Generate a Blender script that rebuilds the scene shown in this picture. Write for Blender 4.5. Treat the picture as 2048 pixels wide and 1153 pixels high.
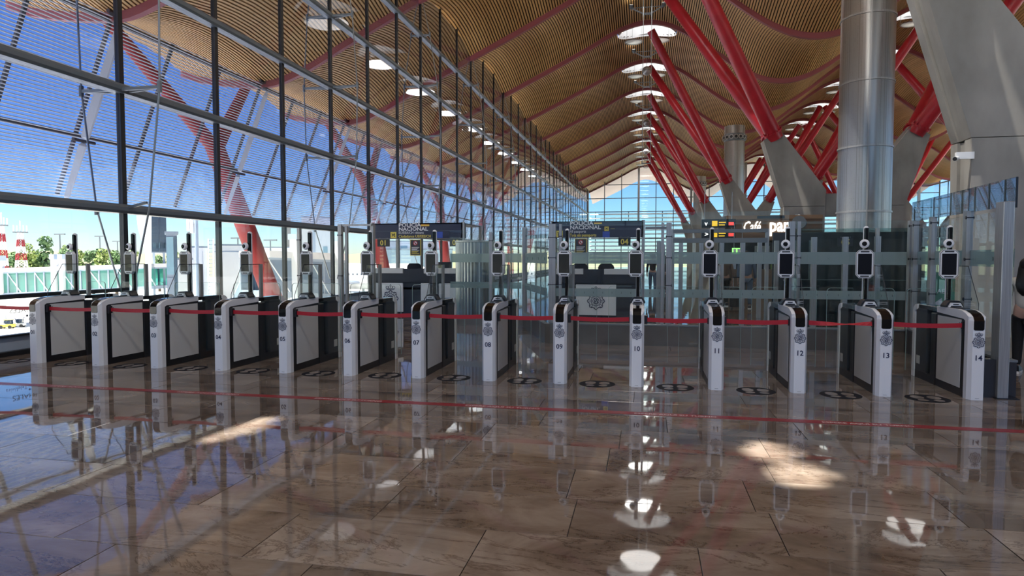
import bpy, math, random
from mathutils import Vector, Matrix
random.seed(7)
for o in list(bpy.data.objects): bpy.data.objects.remove(o)
C = bpy.context.scene.collection
SC = bpy.context.scene
PI = math.pi
# ------------------------------------------------------------------ camera, sky, sun, exposure
YAW, PITCH, FPX, EYE = 0.20162, -0.046505, 1300.0, 1.6
cd = bpy.data.cameras.new('camera'); cam = bpy.data.objects.new('camera', cd); C.objects.link(cam)
cam.location = (0, 0, EYE); cam.rotation_euler = (PI / 2 + PITCH, 0, YAW)
cd.sensor_width = 36; cd.lens = FPX / 2048 * 36; cd.clip_end = 2000; cd.clip_start = 0.05
SC.camera = cam
SC.view_settings.view_transform = 'Standard'; SC.view_settings.look = 'None'
SC.view_settings.gamma = 1; SC.view_settings.exposure = 1.45
SC.view_settings.use_curve_mapping = False
SC.cycles.use_denoising = True
SC.cycles.max_bounces = 10; SC.cycles.diffuse_bounces = 5; SC.cycles.glossy_bounces = 4
SC.cycles.transmission_bounces = 6; SC.cycles.transparent_max_bounces = 40
SC.cycles.caustics_reflective = False; SC.cycles.caustics_refractive = False
SC.cycles.sample_clamp_indirect = 6
SUN_EL, SUN_AZ = math.radians(66), math.radians(246)   # azimuth of the sun seen from the hall, measured from +Y clockwise
w = bpy.data.worlds.new('sky'); SC.world = w; w.use_nodes = True
nt = w.node_tree; nt.nodes.clear()
sky = nt.nodes.new('ShaderNodeTexSky'); sky.sky_type = 'NISHITA'; sky.sun_disc = False
sky.sun_elevation = SUN_EL; sky.sun_rotation = SUN_AZ; sky.air_density = 1.0; sky.dust_density = 0.1; sky.ozone_density = 3.0; sky.altitude = 300
bg = nt.nodes.new('ShaderNodeBackground'); bg.inputs[1].default_value = 0.74
ow = nt.nodes.new('ShaderNodeOutputWorld')
cool = nt.nodes.new('ShaderNodeMix'); cool.data_type = 'RGBA'; cool.blend_type = 'MULTIPLY'; cool.inputs['Factor'].default_value = 1
cool.inputs['B'].default_value = (.084, .095, .1135, 1)
nt.links.new(sky.outputs[0], cool.inputs['A']); deep = nt.nodes.new('ShaderNodeGamma'); deep.inputs[1].default_value = 1.3
nt.links.new(cool.outputs['Result'], deep.inputs[0]); nt.links.new(deep.outputs[0], bg.inputs[0]); nt.links.new(bg.outputs[0], ow.inputs[0])
sl = bpy.data.lights.new('sun', 'SUN'); sl.energy = 7.5; sl.angle = math.radians(.55); sl.color = (1, .95, .86)
so = bpy.data.objects.new('sun', sl); C.objects.link(so)
sd = Vector((math.sin(SUN_AZ) * math.cos(SUN_EL), math.cos(SUN_AZ) * math.cos(SUN_EL), math.sin(SUN_EL)))  # towards the sun
so.rotation_euler = sd.to_track_quat('Z', 'Y').to_euler(); so.location = (0, -10, 60)

# ------------------------------------------------------------------ helpers
def at(px, py, Y):
    """point of the ray through a photo pixel at depth Y (used for far things only)"""
    dx, dy = (px - 1024) / FPX, -(py - 576.5) / FPX
    cy, sy, cp, sp = math.cos(YAW), math.sin(YAW), math.cos(PITCH), math.sin(PITCH)
    r = Vector((cy, sy, 0)); f = Vector((-sy * cp, cy * cp, sp)); u = r.cross(f)
    d = r * dx + u * dy + f
    return Vector((0, 0, EYE)) + d * (Y / d.y)

def atc(px, py, D):
    """same, at distance D along the camera axis"""
    p = at(px, py, 100.0); o = Vector((0, 0, EYE)); f = Vector((-math.sin(YAW)*math.cos(PITCH), math.cos(YAW)*math.cos(PITCH), math.sin(PITCH)))
    return o + (p-o) * (D / (p-o).dot(f))
NUMW = ['first','second','third','fourth','fifth','sixth','seventh','eighth','ninth','tenth','eleventh','twelfth','thirteenth','fourteenth']

class MB:
    def __init__(s): s.v = []; s.f = []
    def add(s, vs, fs):
        n = len(s.v); s.v += [tuple(p) for p in vs]; s.f += [tuple(n + i for i in f) for f in fs]; return s
    def box(s, x0, x1, y0, y1, z0, z1, b=0):
        if b <= 0:
            return s.add([(x0,y0,z0),(x1,y0,z0),(x1,y1,z0),(x0,y1,z0),(x0,y0,z1),(x1,y0,z1),(x1,y1,z1),(x0,y1,z1)],
                  [(0,3,2,1),(4,5,6,7),(0,1,5,4),(1,2,6,5),(2,3,7,6),(3,0,4,7)])
        # box with vertical-edge chamfers and a chamfered top
        p = [(x0+b,y0),(x1-b,y0),(x1,y0+b),(x1,y1-b),(x1-b,y1),(x0+b,y1),(x0,y1-b),(x0,y0+b)]
        q = [(min(max(x,x0+b),x1-b), min(max(y,y0+b),y1-b)) for x,y in p]
        vs = [(x,y,z0) for x,y in p]+[(x,y,z1-b) for x,y in p]+[(x,y,z1) for x,y in q]
        fs = [tuple(range(7,-1,-1))]
        for k in (0,8):
            for i in range(8): j=(i+1)%8; fs.append((k+i,k+j,k+8+j,k+8+i))
        fs.append(tuple(range(16,24)))
        return s.add(vs, fs)
    def prism(s, poly, axis, a, b):
        """poly in the two other axes (in xyz order), extruded along axis a..b"""
        n = len(poly)
        def P(p, t):
            if axis == 'x': return (t, p[0], p[1])
            if axis == 'y': return (p[0], t, p[1])
            return (p[0], p[1], t)
        vs = [P(p, a) for p in poly] + [P(p, b) for p in poly]
        fs = [tuple(range(n)), tuple(range(2*n-1, n-1, -1))] + [(i, n+i, n+(i+1)%n, (i+1)%n) for i in range(n)]
        return s.add(vs, fs)
    def tube(s, p0, p1, r0, r1=None, n=8, caps=True):
        p0 = Vector(p0); p1 = Vector(p1); r1 = r0 if r1 is None else r1
        d = (p1 - p0).normalized(); a = d.orthogonal().normalized(); b = d.cross(a)
        vs = []
        for p, r in ((p0, r0), (p1, r1)):
            for i in range(n):
                t = 2*PI*i/n; vs.append(p + a*(r*math.cos(t)) + b*(r*math.sin(t)))
        fs = [(i, (i+1)%n, n+(i+1)%n, n+i) for i in range(n)]
        if caps: fs += [tuple(range(n-1,-1,-1)), tuple(range(n, 2*n))]
        return s.add(vs, fs)
    def path(s, pts, r, n=6):
        for a, b in zip(pts, pts[1:]): s.tube(a, b, r, n=n)
        return s
    def bar(s, p0, p1, w, h, up=(0,0,1)):
        p0 = Vector(p0); p1 = Vector(p1); d = (p1-p0).normalized(); u = Vector(up)
        x = d.cross(u)
        if x.length < 1e-4: x = d.orthogonal()
        x.normalize(); y = x.cross(d).normalized()
        vs = [p + x*(sx*w/2) + y*(sy*h/2) for p in (p0,p1) for sx,sy in ((-1,-1),(1,-1),(1,1),(-1,1))]
        return s.add(vs, [(0,1,2,3),(7,6,5,4),(0,4,5,1),(1,5,6,2),(2,6,7,3),(3,7,4,0)])
    def lathe(s, prof, n=24, c=(0,0,0), axis='z', closed=False):
        vs = []; m = len(prof)
        for i in range(n):
            t = 2*PI*i/n
            for r, z in prof:
                x, y = r*math.cos(t), r*math.sin(t)
                vs.append((c[0]+x, c[1]+y, c[2]+z) if axis == 'z' else (c[0]+x, c[1]+z, c[2]+y) if axis == 'y' else (c[0]+z, c[1]+x, c[2]+y))
        fs = []
        for i in range(n):
            j = (i+1) % n
            for k in range(m-1): fs.append((i*m+k, j*m+k, j*m+k+1, i*m+k+1))
        return s.add(vs, fs)
    def ball(s, c, r, n=12, m=8, sc=(1,1,1)):
        prof = [(max(1e-4,r*math.sin(PI*k/m)), -r*math.cos(PI*k/m)) for k in range(m+1)]
        k0 = len(s.v); s.lathe(prof, n)
        s.v[k0:] = [(c[0]+x*sc[0], c[1]+y*sc[1], c[2]+z*sc[2]) for x,y,z in s.v[k0:]]
        return s
    def xf(s, M):
        s.v = [tuple(M @ Vector(p)) for p in s.v]; return s
    def mesh(s, name, m, smooth=False):
        me = bpy.data.meshes.new(name); me.from_pydata(s.v, [], s.f)
        me.materials.append(m)
        if smooth is True: me.polygons.foreach_set('use_smooth', [True]*len(me.polygons))
        me.validate(); me.update()
        if smooth == 'auto':
            me.polygons.foreach_set('use_smooth', [True]*len(me.polygons)); me.set_sharp_from_angle(angle=math.radians(35))
        return me
    def build(s, name, m, parent=None, smooth=False, loc=None):
        return link(name, s.mesh(name, m, smooth), parent, loc)
def link(name, data, parent=None, loc=None):
    o = bpy.data.objects.new(name, data); C.objects.link(o)
    if parent is not None: o.parent = parent
    if loc is not None: o.location = loc
    return o
def tag(o, label=None, cat=None, group=None, kind=None):
    if label: o['label'] = label
    if cat: o['category'] = cat
    if group: o['group'] = group
    if kind: o['kind'] = kind
    return o
def thing(name, label, cat, loc=(0,0,0), rz=0, group=None):
    o = link(name, None, None, loc); o.rotation_euler = (0,0,rz); o.empty_display_size = .1
    return tag(o, label, cat, group)
def struct(name, label=None):
    o = link(name, None); o['kind'] = 'structure'
    if label: o['label'] = label
    return o
def copy_tree(o, parent=None):
    c = o.copy(); C.objects.link(c); c.parent = parent
    for ch in KIDS.get(o.name, None) or [x for x in bpy.data.objects if x.parent == o]: copy_tree(ch, c)
    return c
KIDS = {}
_txt = {}
def text_geo(s, size, sx=1.0, align='LEFT', bold=0.0, shear=0.0):
    """flat lettering: vertices in 2D and faces"""
    key = (s, size, sx, align, bold, shear)
    if key in _txt: return _txt[key]
    cu = bpy.data.curves.new('t', 'FONT'); cu.body = s; cu.size = size; cu.align_x = align; cu.resolution_u = 2
    cu.offset = bold; cu.shear = shear; cu.fill_mode = 'FRONT'
    o = bpy.data.objects.new('t', cu); C.objects.link(o)
    me = bpy.data.meshes.new_from_object(o.evaluated_get(bpy.context.evaluated_depsgraph_get()))
    V = [(v.co.x*sx, v.co.y) for v in me.vertices]; F = [tuple(p.vertices) for p in me.polygons]
    bpy.data.objects.remove(o); bpy.data.curves.remove(cu); bpy.data.meshes.remove(me)
    _txt[key] = (V, F); return V, F
def put2d(mb, geo, org, u, v):
    org, u, v = Vector(org), Vector(u), Vector(v)
    return mb.add([org + u*x + v*y for x, y in geo[0]], geo[1])
def text(name, s, size, org, u, v, m, parent, sx=1.0, align='LEFT', bold=0.0, shear=0.0):
    return put2d(MB(), text_geo(s, size, sx, align, bold, shear), org, u, v).build(name, m, parent)
UX, UZ, UY = (1,0,0), (0,0,1), (0,1,0)

# ------------------------------------------------------------------ materials
def mat(name, col=(.5,.5,.5), rough=.5, metal=0, spec=.5, emit=None, es=1.0, coat=0):
    m = bpy.data.materials.new(name); m.use_nodes = True
    b = m.node_tree.nodes['Principled BSDF']
    b.inputs['Base Color'].default_value = (*col, 1); b.inputs['Roughness'].default_value = rough
    b.inputs['Metallic'].default_value = metal; b.inputs['Specular IOR Level'].default_value = spec
    if coat: b.inputs['Coat Weight'].default_value = coat; b.inputs['Coat Roughness'].default_value = .05
    if emit: b.inputs['Emission Color'].default_value = (*emit, 1); b.inputs['Emission Strength'].default_value = es
    return m
def N(m, t): return m.node_tree.nodes.new(t)
def L(m, a, b): m.node_tree.links.new(a, b)
def noise_col(m, c0, c1, scale, detail=4, stretch=(1,1,1), p0=.35, p1=.65, rough_var=None, bump=0, coords='Object'):
    b = m.node_tree.nodes['Principled BSDF']
    tc = N(m,'ShaderNodeTexCoord'); mp = N(m,'ShaderNodeMapping'); mp.inputs['Scale'].default_value = stretch
    L(m, tc.outputs[coords], mp.inputs[0])
    nz = N(m,'ShaderNodeTexNoise'); nz.inputs['Scale'].default_value = scale; nz.inputs['Detail'].default_value = detail
    L(m, mp.outputs[0], nz.inputs['Vector'])
    cr = N(m,'ShaderNodeValToRGB'); cr.color_ramp.elements[0].position = p0; cr.color_ramp.elements[1].position = p1
    cr.color_ramp.elements[0].color = (*c0,1); cr.color_ramp.elements[1].color = (*c1,1)
    L(m, nz.outputs[0], cr.inputs[0]); L(m, cr.outputs[0], b.inputs['Base Color'])
    if bump:
        bp = N(m,'ShaderNodeBump'); bp.inputs['Strength'].default_value = bump; bp.inputs['Distance'].default_value = .01
        L(m, nz.outputs[0], bp.inputs['Height']); L(m, bp.outputs[0], b.inputs['Normal'])
    return m
def glass(name, tint=(1,1,1), r0=.04, rmax=.9, rough=0.0, frost=None):
    m = bpy.data.materials.new(name); m.use_nodes = True; nt = m.node_tree; nt.nodes.clear()
    out = N(m,'ShaderNodeOutputMaterial'); mix = N(m,'ShaderNodeMixShader')
    tr = N(m,'ShaderNodeBsdfTransparent'); tr.inputs[0].default_value = (*tint,1)
    gl = N(m,'ShaderNodeBsdfGlossy'); gl.inputs['Roughness'].default_value = rough
    lw = N(m,'ShaderNodeLayerWeight'); lw.inputs[0].default_value = .5
    pw = N(m,'ShaderNodeMath'); pw.operation = 'POWER'; pw.inputs[1].default_value = 5
    mu = N(m,'ShaderNodeMath'); mu.operation = 'MULTIPLY_ADD'; mu.inputs[1].default_value = rmax; mu.inputs[2].default_value = r0
    L(m, lw.outputs['Facing'], pw.inputs[0]); L(m, pw.outputs[0], mu.inputs[0]); L(m, mu.outputs[0], mix.inputs[0])
    if frost:
        df = N(m,'ShaderNodeBsdfDiffuse'); df.inputs[0].default_value = (*frost[0],1)
        tl = N(m,'ShaderNodeBsdfTranslucent'); tl.inputs[0].default_value = (*frost[0],1)
        m1 = N(m,'ShaderNodeMixShader'); m1.inputs[0].default_value = .5; L(m, df.outputs[0], m1.inputs[1]); L(m, tl.outputs[0], m1.inputs[2])
        m2 = N(m,'ShaderNodeMixShader'); m2.inputs[0].default_value = frost[1]; L(m, tr.outputs[0], m2.inputs[1]); L(m, m1.outputs[0], m2.inputs[2])
        L(m, m2.outputs[0], mix.inputs[1])
    else: L(m, tr.outputs[0], mix.inputs[1])
    L(m, gl.outputs[0], mix.inputs[2]); L(m, mix.outputs[0], out.inputs[0])
    return m

M = {}
M['white'] = mat('white_lacquer', (.78,.79,.80), .28)
M['panel'] = mat('pale_grey_panel', (.62,.63,.62), .3)
M['black'] = mat('satin_black', (.012,.012,.014), .35)
M['gloss_black'] = mat('gloss_black', (.004,.004,.005), .10, spec=.35)
M['charcoal'] = mat('charcoal_panel', (.035,.038,.045), .4)
M['navy'] = mat('navy_print', (.012,.016,.06), .5)
M['sign_navy'] = mat('navy_sign_panel', (.020,.024,.055), .35)
M['counter_navy'] = mat('navy_counter_front', (.020,.024,.036), .4)
M['steel'] = noise_col(mat('brushed_steel', (.5,.5,.48), .34, .6), (.34,.33,.31), (.46,.445,.42), 6, 3, (12,12,.3))
M['drum_steel'] = mat('dark_ribbed_steel', (.27,.27,.265), .3, .9)
M['steel_dark'] = mat('grey_painted_steel', (.17,.19,.205), .4)
M['rail'] = mat('grey_rail_paint', (.13,.15,.17), .38)
M['mullion'] = mat('black_mullion', (.012,.012,.013), .4)
M['rod'] = mat('steel_rod', (.30,.31,.31), .35, .6)
M['red_paint'] = noise_col(mat('red_tube_paint', (.5,.02,.03), .33), (.36,.012,.022), (.46,.018,.030), 1.5, 3)
M['red_out'] = mat('shaded_red_paint', (.24,.014,.016), .6, spec=.25)  # red darkened to stand in for the shade outside the facade
M['rib_red'] = mat('dusky_red_beam', (.30,.075,.085), .5)
M['belt'] = mat('red_belt', (.42,.012,.025), .6)
M['line_red'] = mat('red_floor_tape', (.22,.012,.018), .35)
M['tape_white'] = mat('white_print', (.62,.55,.53), .5)
M['yellow'] = mat('yellow_print', (.75,.60,.10), .5)
M['blue_print'] = mat('blue_print', (.04,.09,.45), .5)
M['white_print'] = mat('white_lettering', (.8,.8,.82), .5)
M['orange'] = mat('orange_print', (.8,.30,.02), .5)
M['sticker'] = mat('dark_floor_sticker', (.018,.018,.022), .6, spec=.06)
M['foot'] = mat('footprint_grey', (.20,.165,.14), .2, spec=.5)
M['foot_edge'] = mat('hood_grey', (.3,.3,.31), .25)
M['screen'] = mat('dark_screen', (.008,.009,.014), .12, spec=.22)
M['bamboo'] = noise_col(mat('bamboo_slat', (.5,.3,.12), .55), (.50,.275,.10), (.70,.425,.175), .35, 3, (1,.15,1))
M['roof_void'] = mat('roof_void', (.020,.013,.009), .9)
M['roof_top'] = mat('roof_top', (.45,.45,.44), .7)
M['soffit_cap'] = mat('dark_roof_edge', (.05,.045,.04), .6)
M['skylight'] = glass('skylight_pane', (.9,.9,.9), .04, .9, frost=((.88,.88,.84), .75))
M['reflector'] = glass('reflector_disc', (.9,.9,.9), .08, .5, rough=.2, frost=((.85,.86,.82), .8))
M['strut_white'] = mat('white_painted_strut', (.90,.91,.92), .4)
M['louver'] = mat('white_tube_louver', (.86,.87,.88), .5)
M['screen_post'] = mat('dark_screen_post', (.07,.07,.075), .5)
M['glass_hi'] = glass('tinted_facade_glass', (.70,.75,.86), .035, .8)
M['glass_lo'] = glass('clear_facade_glass', (.96,.98,.98), .025, .8)
M['glass_end'] = glass('end_facade_glass', (.84,.93,.95), .03, .7)
M['glass'] = glass('clear_screen_glass', (.955,.98,.975), .022, .8)
M['glass_teal'] = glass('teal_booth_glass', (.64,.75,.75), .03, .8)
M['frost'] = glass('frosted_band', (.7,.8,.8), .04, .5, rough=.15, frost=((.50,.62,.63), .62))
M['glass_edge'] = mat('green_glass_edge', (.25,.36,.33), .2)
M['concrete'] = noise_col(mat('fair_faced_concrete', (.3,.29,.27), .75), (.20,.19,.175), (.37,.355,.325), .9, 8, (1,1,.6), .32, .68, bump=.08)
M['duct'] = mat('perforated_steel', (.42,.41,.38), .30, .85)
M['leaf'] = noise_col(mat('leaf_green', (.1,.2,.04), .7), (.10,.17,.045), (.30,.38,.08), .35, 3)
M['leaf_dark'] = noise_col(mat('leaf_dark_green', (.1,.2,.04), .7), (.05,.12,.05), (.16,.27,.09), .35, 3)
M['bark'] = mat('bark', (.12,.08,.05), .9)
M['apron'] = noise_col(mat('apron_concrete', (.5,.48,.44), .8), (.60,.58,.54), (.70,.68,.64), .05, 4)
M['earth'] = noise_col(mat('dry_grass_bank', (.3,.25,.15), .9), (.27,.21,.13), (.24,.26,.13), .03, 4)
M['wall_white'] = mat('white_cladding', (.80,.80,.80), .55)
M['clad_grey'] = mat('grey_blue_cladding', (.36,.43,.52), .5)
M['win_dark'] = mat('dark_window_glass', (.03,.06,.085), .1)
M['teal_win'] = glass('jet_bridge_glass', (.38,.78,.72), .08, .6, frost=((.30,.70,.62), .45))
M['skin'] = mat('skin', (.42,.25,.18), .55)
M['hair'] = mat('black_hair', (.006,.005,.005), .5)
M['cream'] = mat('cream_cloth', (.50,.46,.40), .85)
M['black_cloth'] = mat('black_cloth', (.008,.008,.009), .85)
M['blue_cloth'] = mat('slate_blue_cloth', (.10,.14,.20), .85)
M['brown_cloth'] = mat('brown_cloth', (.13,.085,.06), .85)
M['kiosk'] = mat('brown_kiosk_panel', (.17,.105,.065), .5)
M['kiosk_tan'] = mat('tan_kiosk_panel', (.34,.21,.12), .5)
M['glow'] = mat('lit_letters', (.9,.9,.88), .4, emit=(1,.98,.94), es=1.6)
M['glow_red'] = mat('lit_red_letters', (.6,.03,.03), .4, emit=(1,.10,.08), es=.35)
M['glow_yellow'] = mat('lit_yellow_sign', (.7,.45,.02), .4, emit=(1,.62,.04), es=.3)
M['glow_green'] = mat('lit_exit_sign', (.05,.4,.05), .4, emit=(.25,.8,.15), es=.8)
M['aed'] = mat('green_cabinet', (.02,.22,.12), .5)
M['lamp'] = mat('lamp_glass', (.9,.9,.85), .4, emit=(1,.93,.8), es=4)
M['mesh_fab'] = mat('chair_mesh', (.03,.033,.04), .8)
def tweak():
    # perforation of the duct: fine holes as bump and tone
    m = M['duct']; b = m.node_tree.nodes['Principled BSDF']
    tc = N(m,'ShaderNodeTexCoord'); vo = N(m,'ShaderNodeTexVoronoi'); vo.inputs['Scale'].default_value = 26; vo.inputs['Randomness'].default_value = .15
    L(m, tc.outputs['Object'], vo.inputs['Vector'])
    cr = N(m,'ShaderNodeValToRGB'); cr.color_ramp.elements[0].position = .22; cr.color_ramp.elements[1].position = .32
    cr.color_ramp.elements[0].color = (.13,.125,.11,1); cr.color_ramp.elements[1].color = (.38,.37,.34,1)
    L(m, vo.outputs['Distance'], cr.inputs[0]); L(m, cr.outputs[0], b.inputs['Base Color'])
    # marble
    m = M['marble'] = mat('polished_brown_marble', (.2,.15,.11), .03, spec=.85); b = m.node_tree.nodes['Principled BSDF']
    ob = N(m,'ShaderNodeObjectInfo'); ge = N(m,'ShaderNodeNewGeometry')
    sc = N(m,'ShaderNodeVectorMath'); sc.operation = 'SCALE'; sc.inputs['Scale'].default_value = 37
    cx = N(m,'ShaderNodeCombineXYZ'); L(m, ob.outputs['Random'], cx.inputs[0]); L(m, ob.outputs['Random'], cx.inputs[2]); L(m, cx.outputs[0], sc.inputs[0])
    ad = N(m,'ShaderNodeVectorMath'); ad.operation = 'ADD'; L(m, ge.outputs['Position'], ad.inputs[0]); L(m, sc.outputs[0], ad.inputs[1])
    n1 = N(m,'ShaderNodeTexNoise'); n1.inputs['Scale'].default_value = 1.3; n1.inputs['Detail'].default_value = 9; n1.inputs['Roughness'].default_value = .62; n1.inputs['Distortion'].default_value = .6
    mp = N(m,'ShaderNodeMapping'); mp.inputs['Scale'].default_value = (.8,1.5,1); mp.inputs['Rotation'].default_value = (0,0,.25)
    L(m, ad.outputs[0], mp.inputs[0]); L(m, mp.outputs[0], n1.inputs['Vector'])
    cr = N(m,'ShaderNodeValToRGB'); e = cr.color_ramp.elements
    e[0].position = .33; e[0].color = (.085,.062,.048,1); e[1].position = .68; e[1].color = (.27,.225,.185,1)
    k = e.new(.47); k.color = (.160,.124,.098,1)
    L(m, n1.outputs[0], cr.inputs[0])
    # dark veins: thin band of a second noise
    n2 = N(m,'ShaderNodeTexNoise'); n2.inputs['Scale'].default_value = 1.1; n2.inputs['Detail'].default_value = 10; n2.inputs['Roughness'].default_value = .7; n2.inputs['Distortion'].default_value = 1.2
    mp2 = N(m,'ShaderNodeMapping'); mp2.inputs['Scale'].default_value = (.6,1.7,1); L(m, ad.outputs[0], mp2.inputs[0]); L(m, mp2.outputs[0], n2.inputs['Vector'])
    c2 = N(m,'ShaderNodeValToRGB'); e = c2.color_ramp.elements
    e[0].position = .485; e[0].color = (1,1,1,1); e[1].position = .515; e[1].color = (1,1,1,1); k = e.new(.5); k.color = (.38,.33,.30,1)
    L(m, n2.outputs[0], c2.inputs[0])
    mx = N(m,'ShaderNodeMix'); mx.data_type = 'RGBA'; mx.blend_type = 'MULTIPLY'; mx.inputs['Factor'].default_value = .8
    L(m, cr.outputs[0], mx.inputs['A']); L(m, c2.outputs[0], mx.inputs['B'])
    hv = N(m,'ShaderNodeHueSaturation'); mr = N(m,'ShaderNodeMapRange'); mr.inputs['To Min'].default_value = .84; mr.inputs['To Max'].default_value = 1.14
    L(m, ob.outputs['Random'], mr.inputs[0]); L(m, mr.outputs[0], hv.inputs['Value']); L(m, mx.outputs['Result'], hv.inputs['Color'])
    L(m, hv.outputs[0], b.inputs['Base Color'])
    # slow waviness of the polish
    n3 = N(m,'ShaderNodeTexNoise'); n3.inputs['Scale'].default_value = 2.6; n3.inputs['Detail'].default_value = 1.5
    L(m, ad.outputs[0], n3.inputs['Vector'])
    bp = N(m,'ShaderNodeBump'); bp.inputs['Strength'].default_value = .09; bp.inputs['Distance'].default_value = .008
    L(m, n3.outputs[0], bp.inputs['Height']); L(m, bp.outputs[0], b.inputs['Normal'])
    M['joint'] = mat('dark_joint', (.012,.010,.009), .6)
    M['granite'] = mat('dark_granite_kerb', (.03,.03,.035), .25)
tweak()
# ------------------------------------------------------------------ hall roof
PTS = [(-23,10.9),(-21.5,10.45),(-20,10.2),(-18,10.05),(-16,10.60),(-14,11.60),(-10.5,13.30),(-8.8,14.10),(-6.7,15.10),(-4,16.45),(-1.8,17.60),(0,18.0)]
def _mono(pts):
    xs = [p[0] for p in pts]; ys = [p[1] for p in pts]; n = len(pts)
    d = [(ys[i+1]-ys[i])/(xs[i+1]-xs[i]) for i in range(n-1)]
    t = [0]*n; t[0] = d[0]; t[-1] = 0
    for i in range(1, n-1): t[i] = 0 if d[i-1]*d[i] <= 0 else (d[i-1]+d[i])/2
    def f(x):
        i = 0
        while i < n-2 and x > xs[i+1]: i += 1
        h = xs[i+1]-xs[i]; s = (x-xs[i])/h
        return ys[i]*(2*s**3-3*s**2+1)+h*t[i]*(s**3-2*s**2+s)+ys[i+1]*(-2*s**3+3*s**2)+h*t[i+1]*(s**3-s**2)
    return f
_left = _mono(PTS)
def PZ(x): return _left(x) if x < 0 else 15.75 + 2.25*math.cos(2*PI*x/18)
RIB0, NR = 46.8, 9.0
RIBS = [RIB0 + NR*k for k in range(-7, 9)]       # -16.2 .. 118.8
XL, XR = -22.6, 47.0
def bulge(x, t):
    a = min(1, max(0, (abs(x)-1.5)/5)) if x < 9 else min(1, max(0, (min(abs(x-18),abs(x-36))-1.5)/5))
    return (.22 + .50*a)*math.sin(PI*t)**.85
def RZ(x, y):
    t = ((y - RIB0)/NR) % 1.0
    return PZ(x) + bulge(x, t)
# openings: one lens-shaped skylight just past each rib on every crest, plus unseen ones added to shape the sun patches
HOLES = []
for yr in RIBS[2:-1]:
    for xc in (0, 18, 36): HOLES.append((xc, yr+1.95, 2.05, 1.65))
# sun patches on the floor come through unseen openings added to shape them
def over(fx, fy, z=16.8):
    k = z/sd.z; return fx + sd.x*k, fy + sd.y*k
SPOTS = []
for fx, fy, rx, ry in ((1.0,5.60,.17,.30),(1.10,5.06,.17,.33),(-3.70,5.38,.13,.50)):
    k = 16.8/sd.z
    for _ in range(4): k = RZ(fx + sd.x*k, fy + sd.y*k)/sd.z
    SPOTS.append((fx + sd.x*k, fy + sd.y*k, rx, ry))
def hole_span(x, y0, y1):
    """free intervals of y along a slat at x"""
    cuts = []
    for (cx, cy, rx, ry) in HOLES + [(a, b, p+.02, q+.02) for a, b, p, q in SPOTS]:
        if y0 <= cy <= y1 and abs(x-cx) < rx:
            h = ry*math.sqrt(1-((x-cx)/rx)**2); cuts.append((max(y0,cy-h), min(y1,cy+h)))
    cuts.sort(); out = []; a = y0
    for c, d in cuts:
        if c > a: out.append((a, c))
        a = max(a, d)
    if a < y1: out.append((a, y1))
    return out
ceiling = struct('ceiling')
def shell():
    mb = MB(); mt = MB()
    for bi, (ya, yb) in enumerate(zip(RIBS, RIBS[1:])):
        x = XL
        spots = [s for s in SPOTS if ya-.6 <= s[1] <= yb+.6]
        while x < XR-1e-6:
            near = any(abs(x+.25-c) < 2.6 for c in (0,18,36))
            sp = any(abs(x+.25-s[0]) < s[3]+.6 for s in spots)
            nx, ny = (8, 120) if sp else (2, 36) if near else (1, 9)
            for i in range(nx):
                xa, xb = x+.5*i/nx, x+.5*(i+1)/nx; xm = (xa+xb)/2
                for j in range(ny):
                    y0, y1 = ya+NR*j/ny, ya+NR*(j+1)/ny; ym = (y0+y1)/2
                    if (near or sp) and any(((xm-cx)/rx)**2+((ym-cy)/ry)**2 < 1 for cx,cy,rx,ry in HOLES+SPOTS): continue
                    q = [(xa,y0),(xb,y0),(xb,y1),(xa,y1)]
                    e = 1e-4
                    def z(px, py): return PZ(px) + bulge(px, min(1,max(0,(py-ya)/NR)))
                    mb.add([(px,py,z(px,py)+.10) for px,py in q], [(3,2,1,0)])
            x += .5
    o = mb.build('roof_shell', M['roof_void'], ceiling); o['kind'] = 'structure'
shell()
PITCH_S = .158
def slats():
    for bi, (ya, yb) in enumerate(zip(RIBS, RIBS[1:])):
        if yb < 0: continue
        mb = MB(); x = XL+.1
        hi = 14 if bi < 7 else 47
        while x < (46.9 if yb > 25 else 14):
            wd = .045
            dz = (PZ(x+.01)-PZ(x-.01))/.02; sl_ = 1/math.sqrt(1+dz*dz)
            for a, b in hole_span(x, ya+.14, yb-.14):
                if b-a < .15: continue
                n = max(1, round(7*(b-a)/NR)); vs = []
                for j in range(n+1):
                    y = a+(b-a)*j/n; t = (y-ya)/NR; zz = PZ(x)+bulge(x, t)
                    zl = zz - wd*dz*sl_; zr = zz + wd*dz*sl_
                    vs += [(x-wd*sl_, y, zl+.06), (x-wd*sl_, y, zl), (x+wd*sl_, y, zr), (x+wd*sl_, y, zr+.06)]
                fs = []
                for j in range(n):
                    k = 4*j
                    fs += [(k,k+1,k+5,k+4),(k+1,k+2,k+6,k+5),(k+2,k+3,k+7,k+6)]
                mb.add(vs, [f[::-1] for f in fs])
            x += PITCH_S*sl_
        o = mb.build('bamboo_slats', M['bamboo'], ceiling); o['kind'] = 'stuff'
slats()
def ribs():
    for yr in RIBS[2:]:
        mb = MB(); n = 150; vs = []
        for i in range(n+1):
            x = XL + (XR-XL)*i/n; z = PZ(x)
            vs += [(x,yr-.12,z+.1),(x,yr-.12,z-.24),(x,yr+.12,z-.24),(x,yr+.12,z+.1)]
        fs = []
        for i in range(n):
            k = 4*i; fs += [(k,k+4,k+5,k+1),(k+1,k+5,k+6,k+2),(k+2,k+6,k+7,k+3)]
        mb.add(vs, fs); mb.build('roof_rib', M['rib_red'], ceiling)
ribs()
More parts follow.
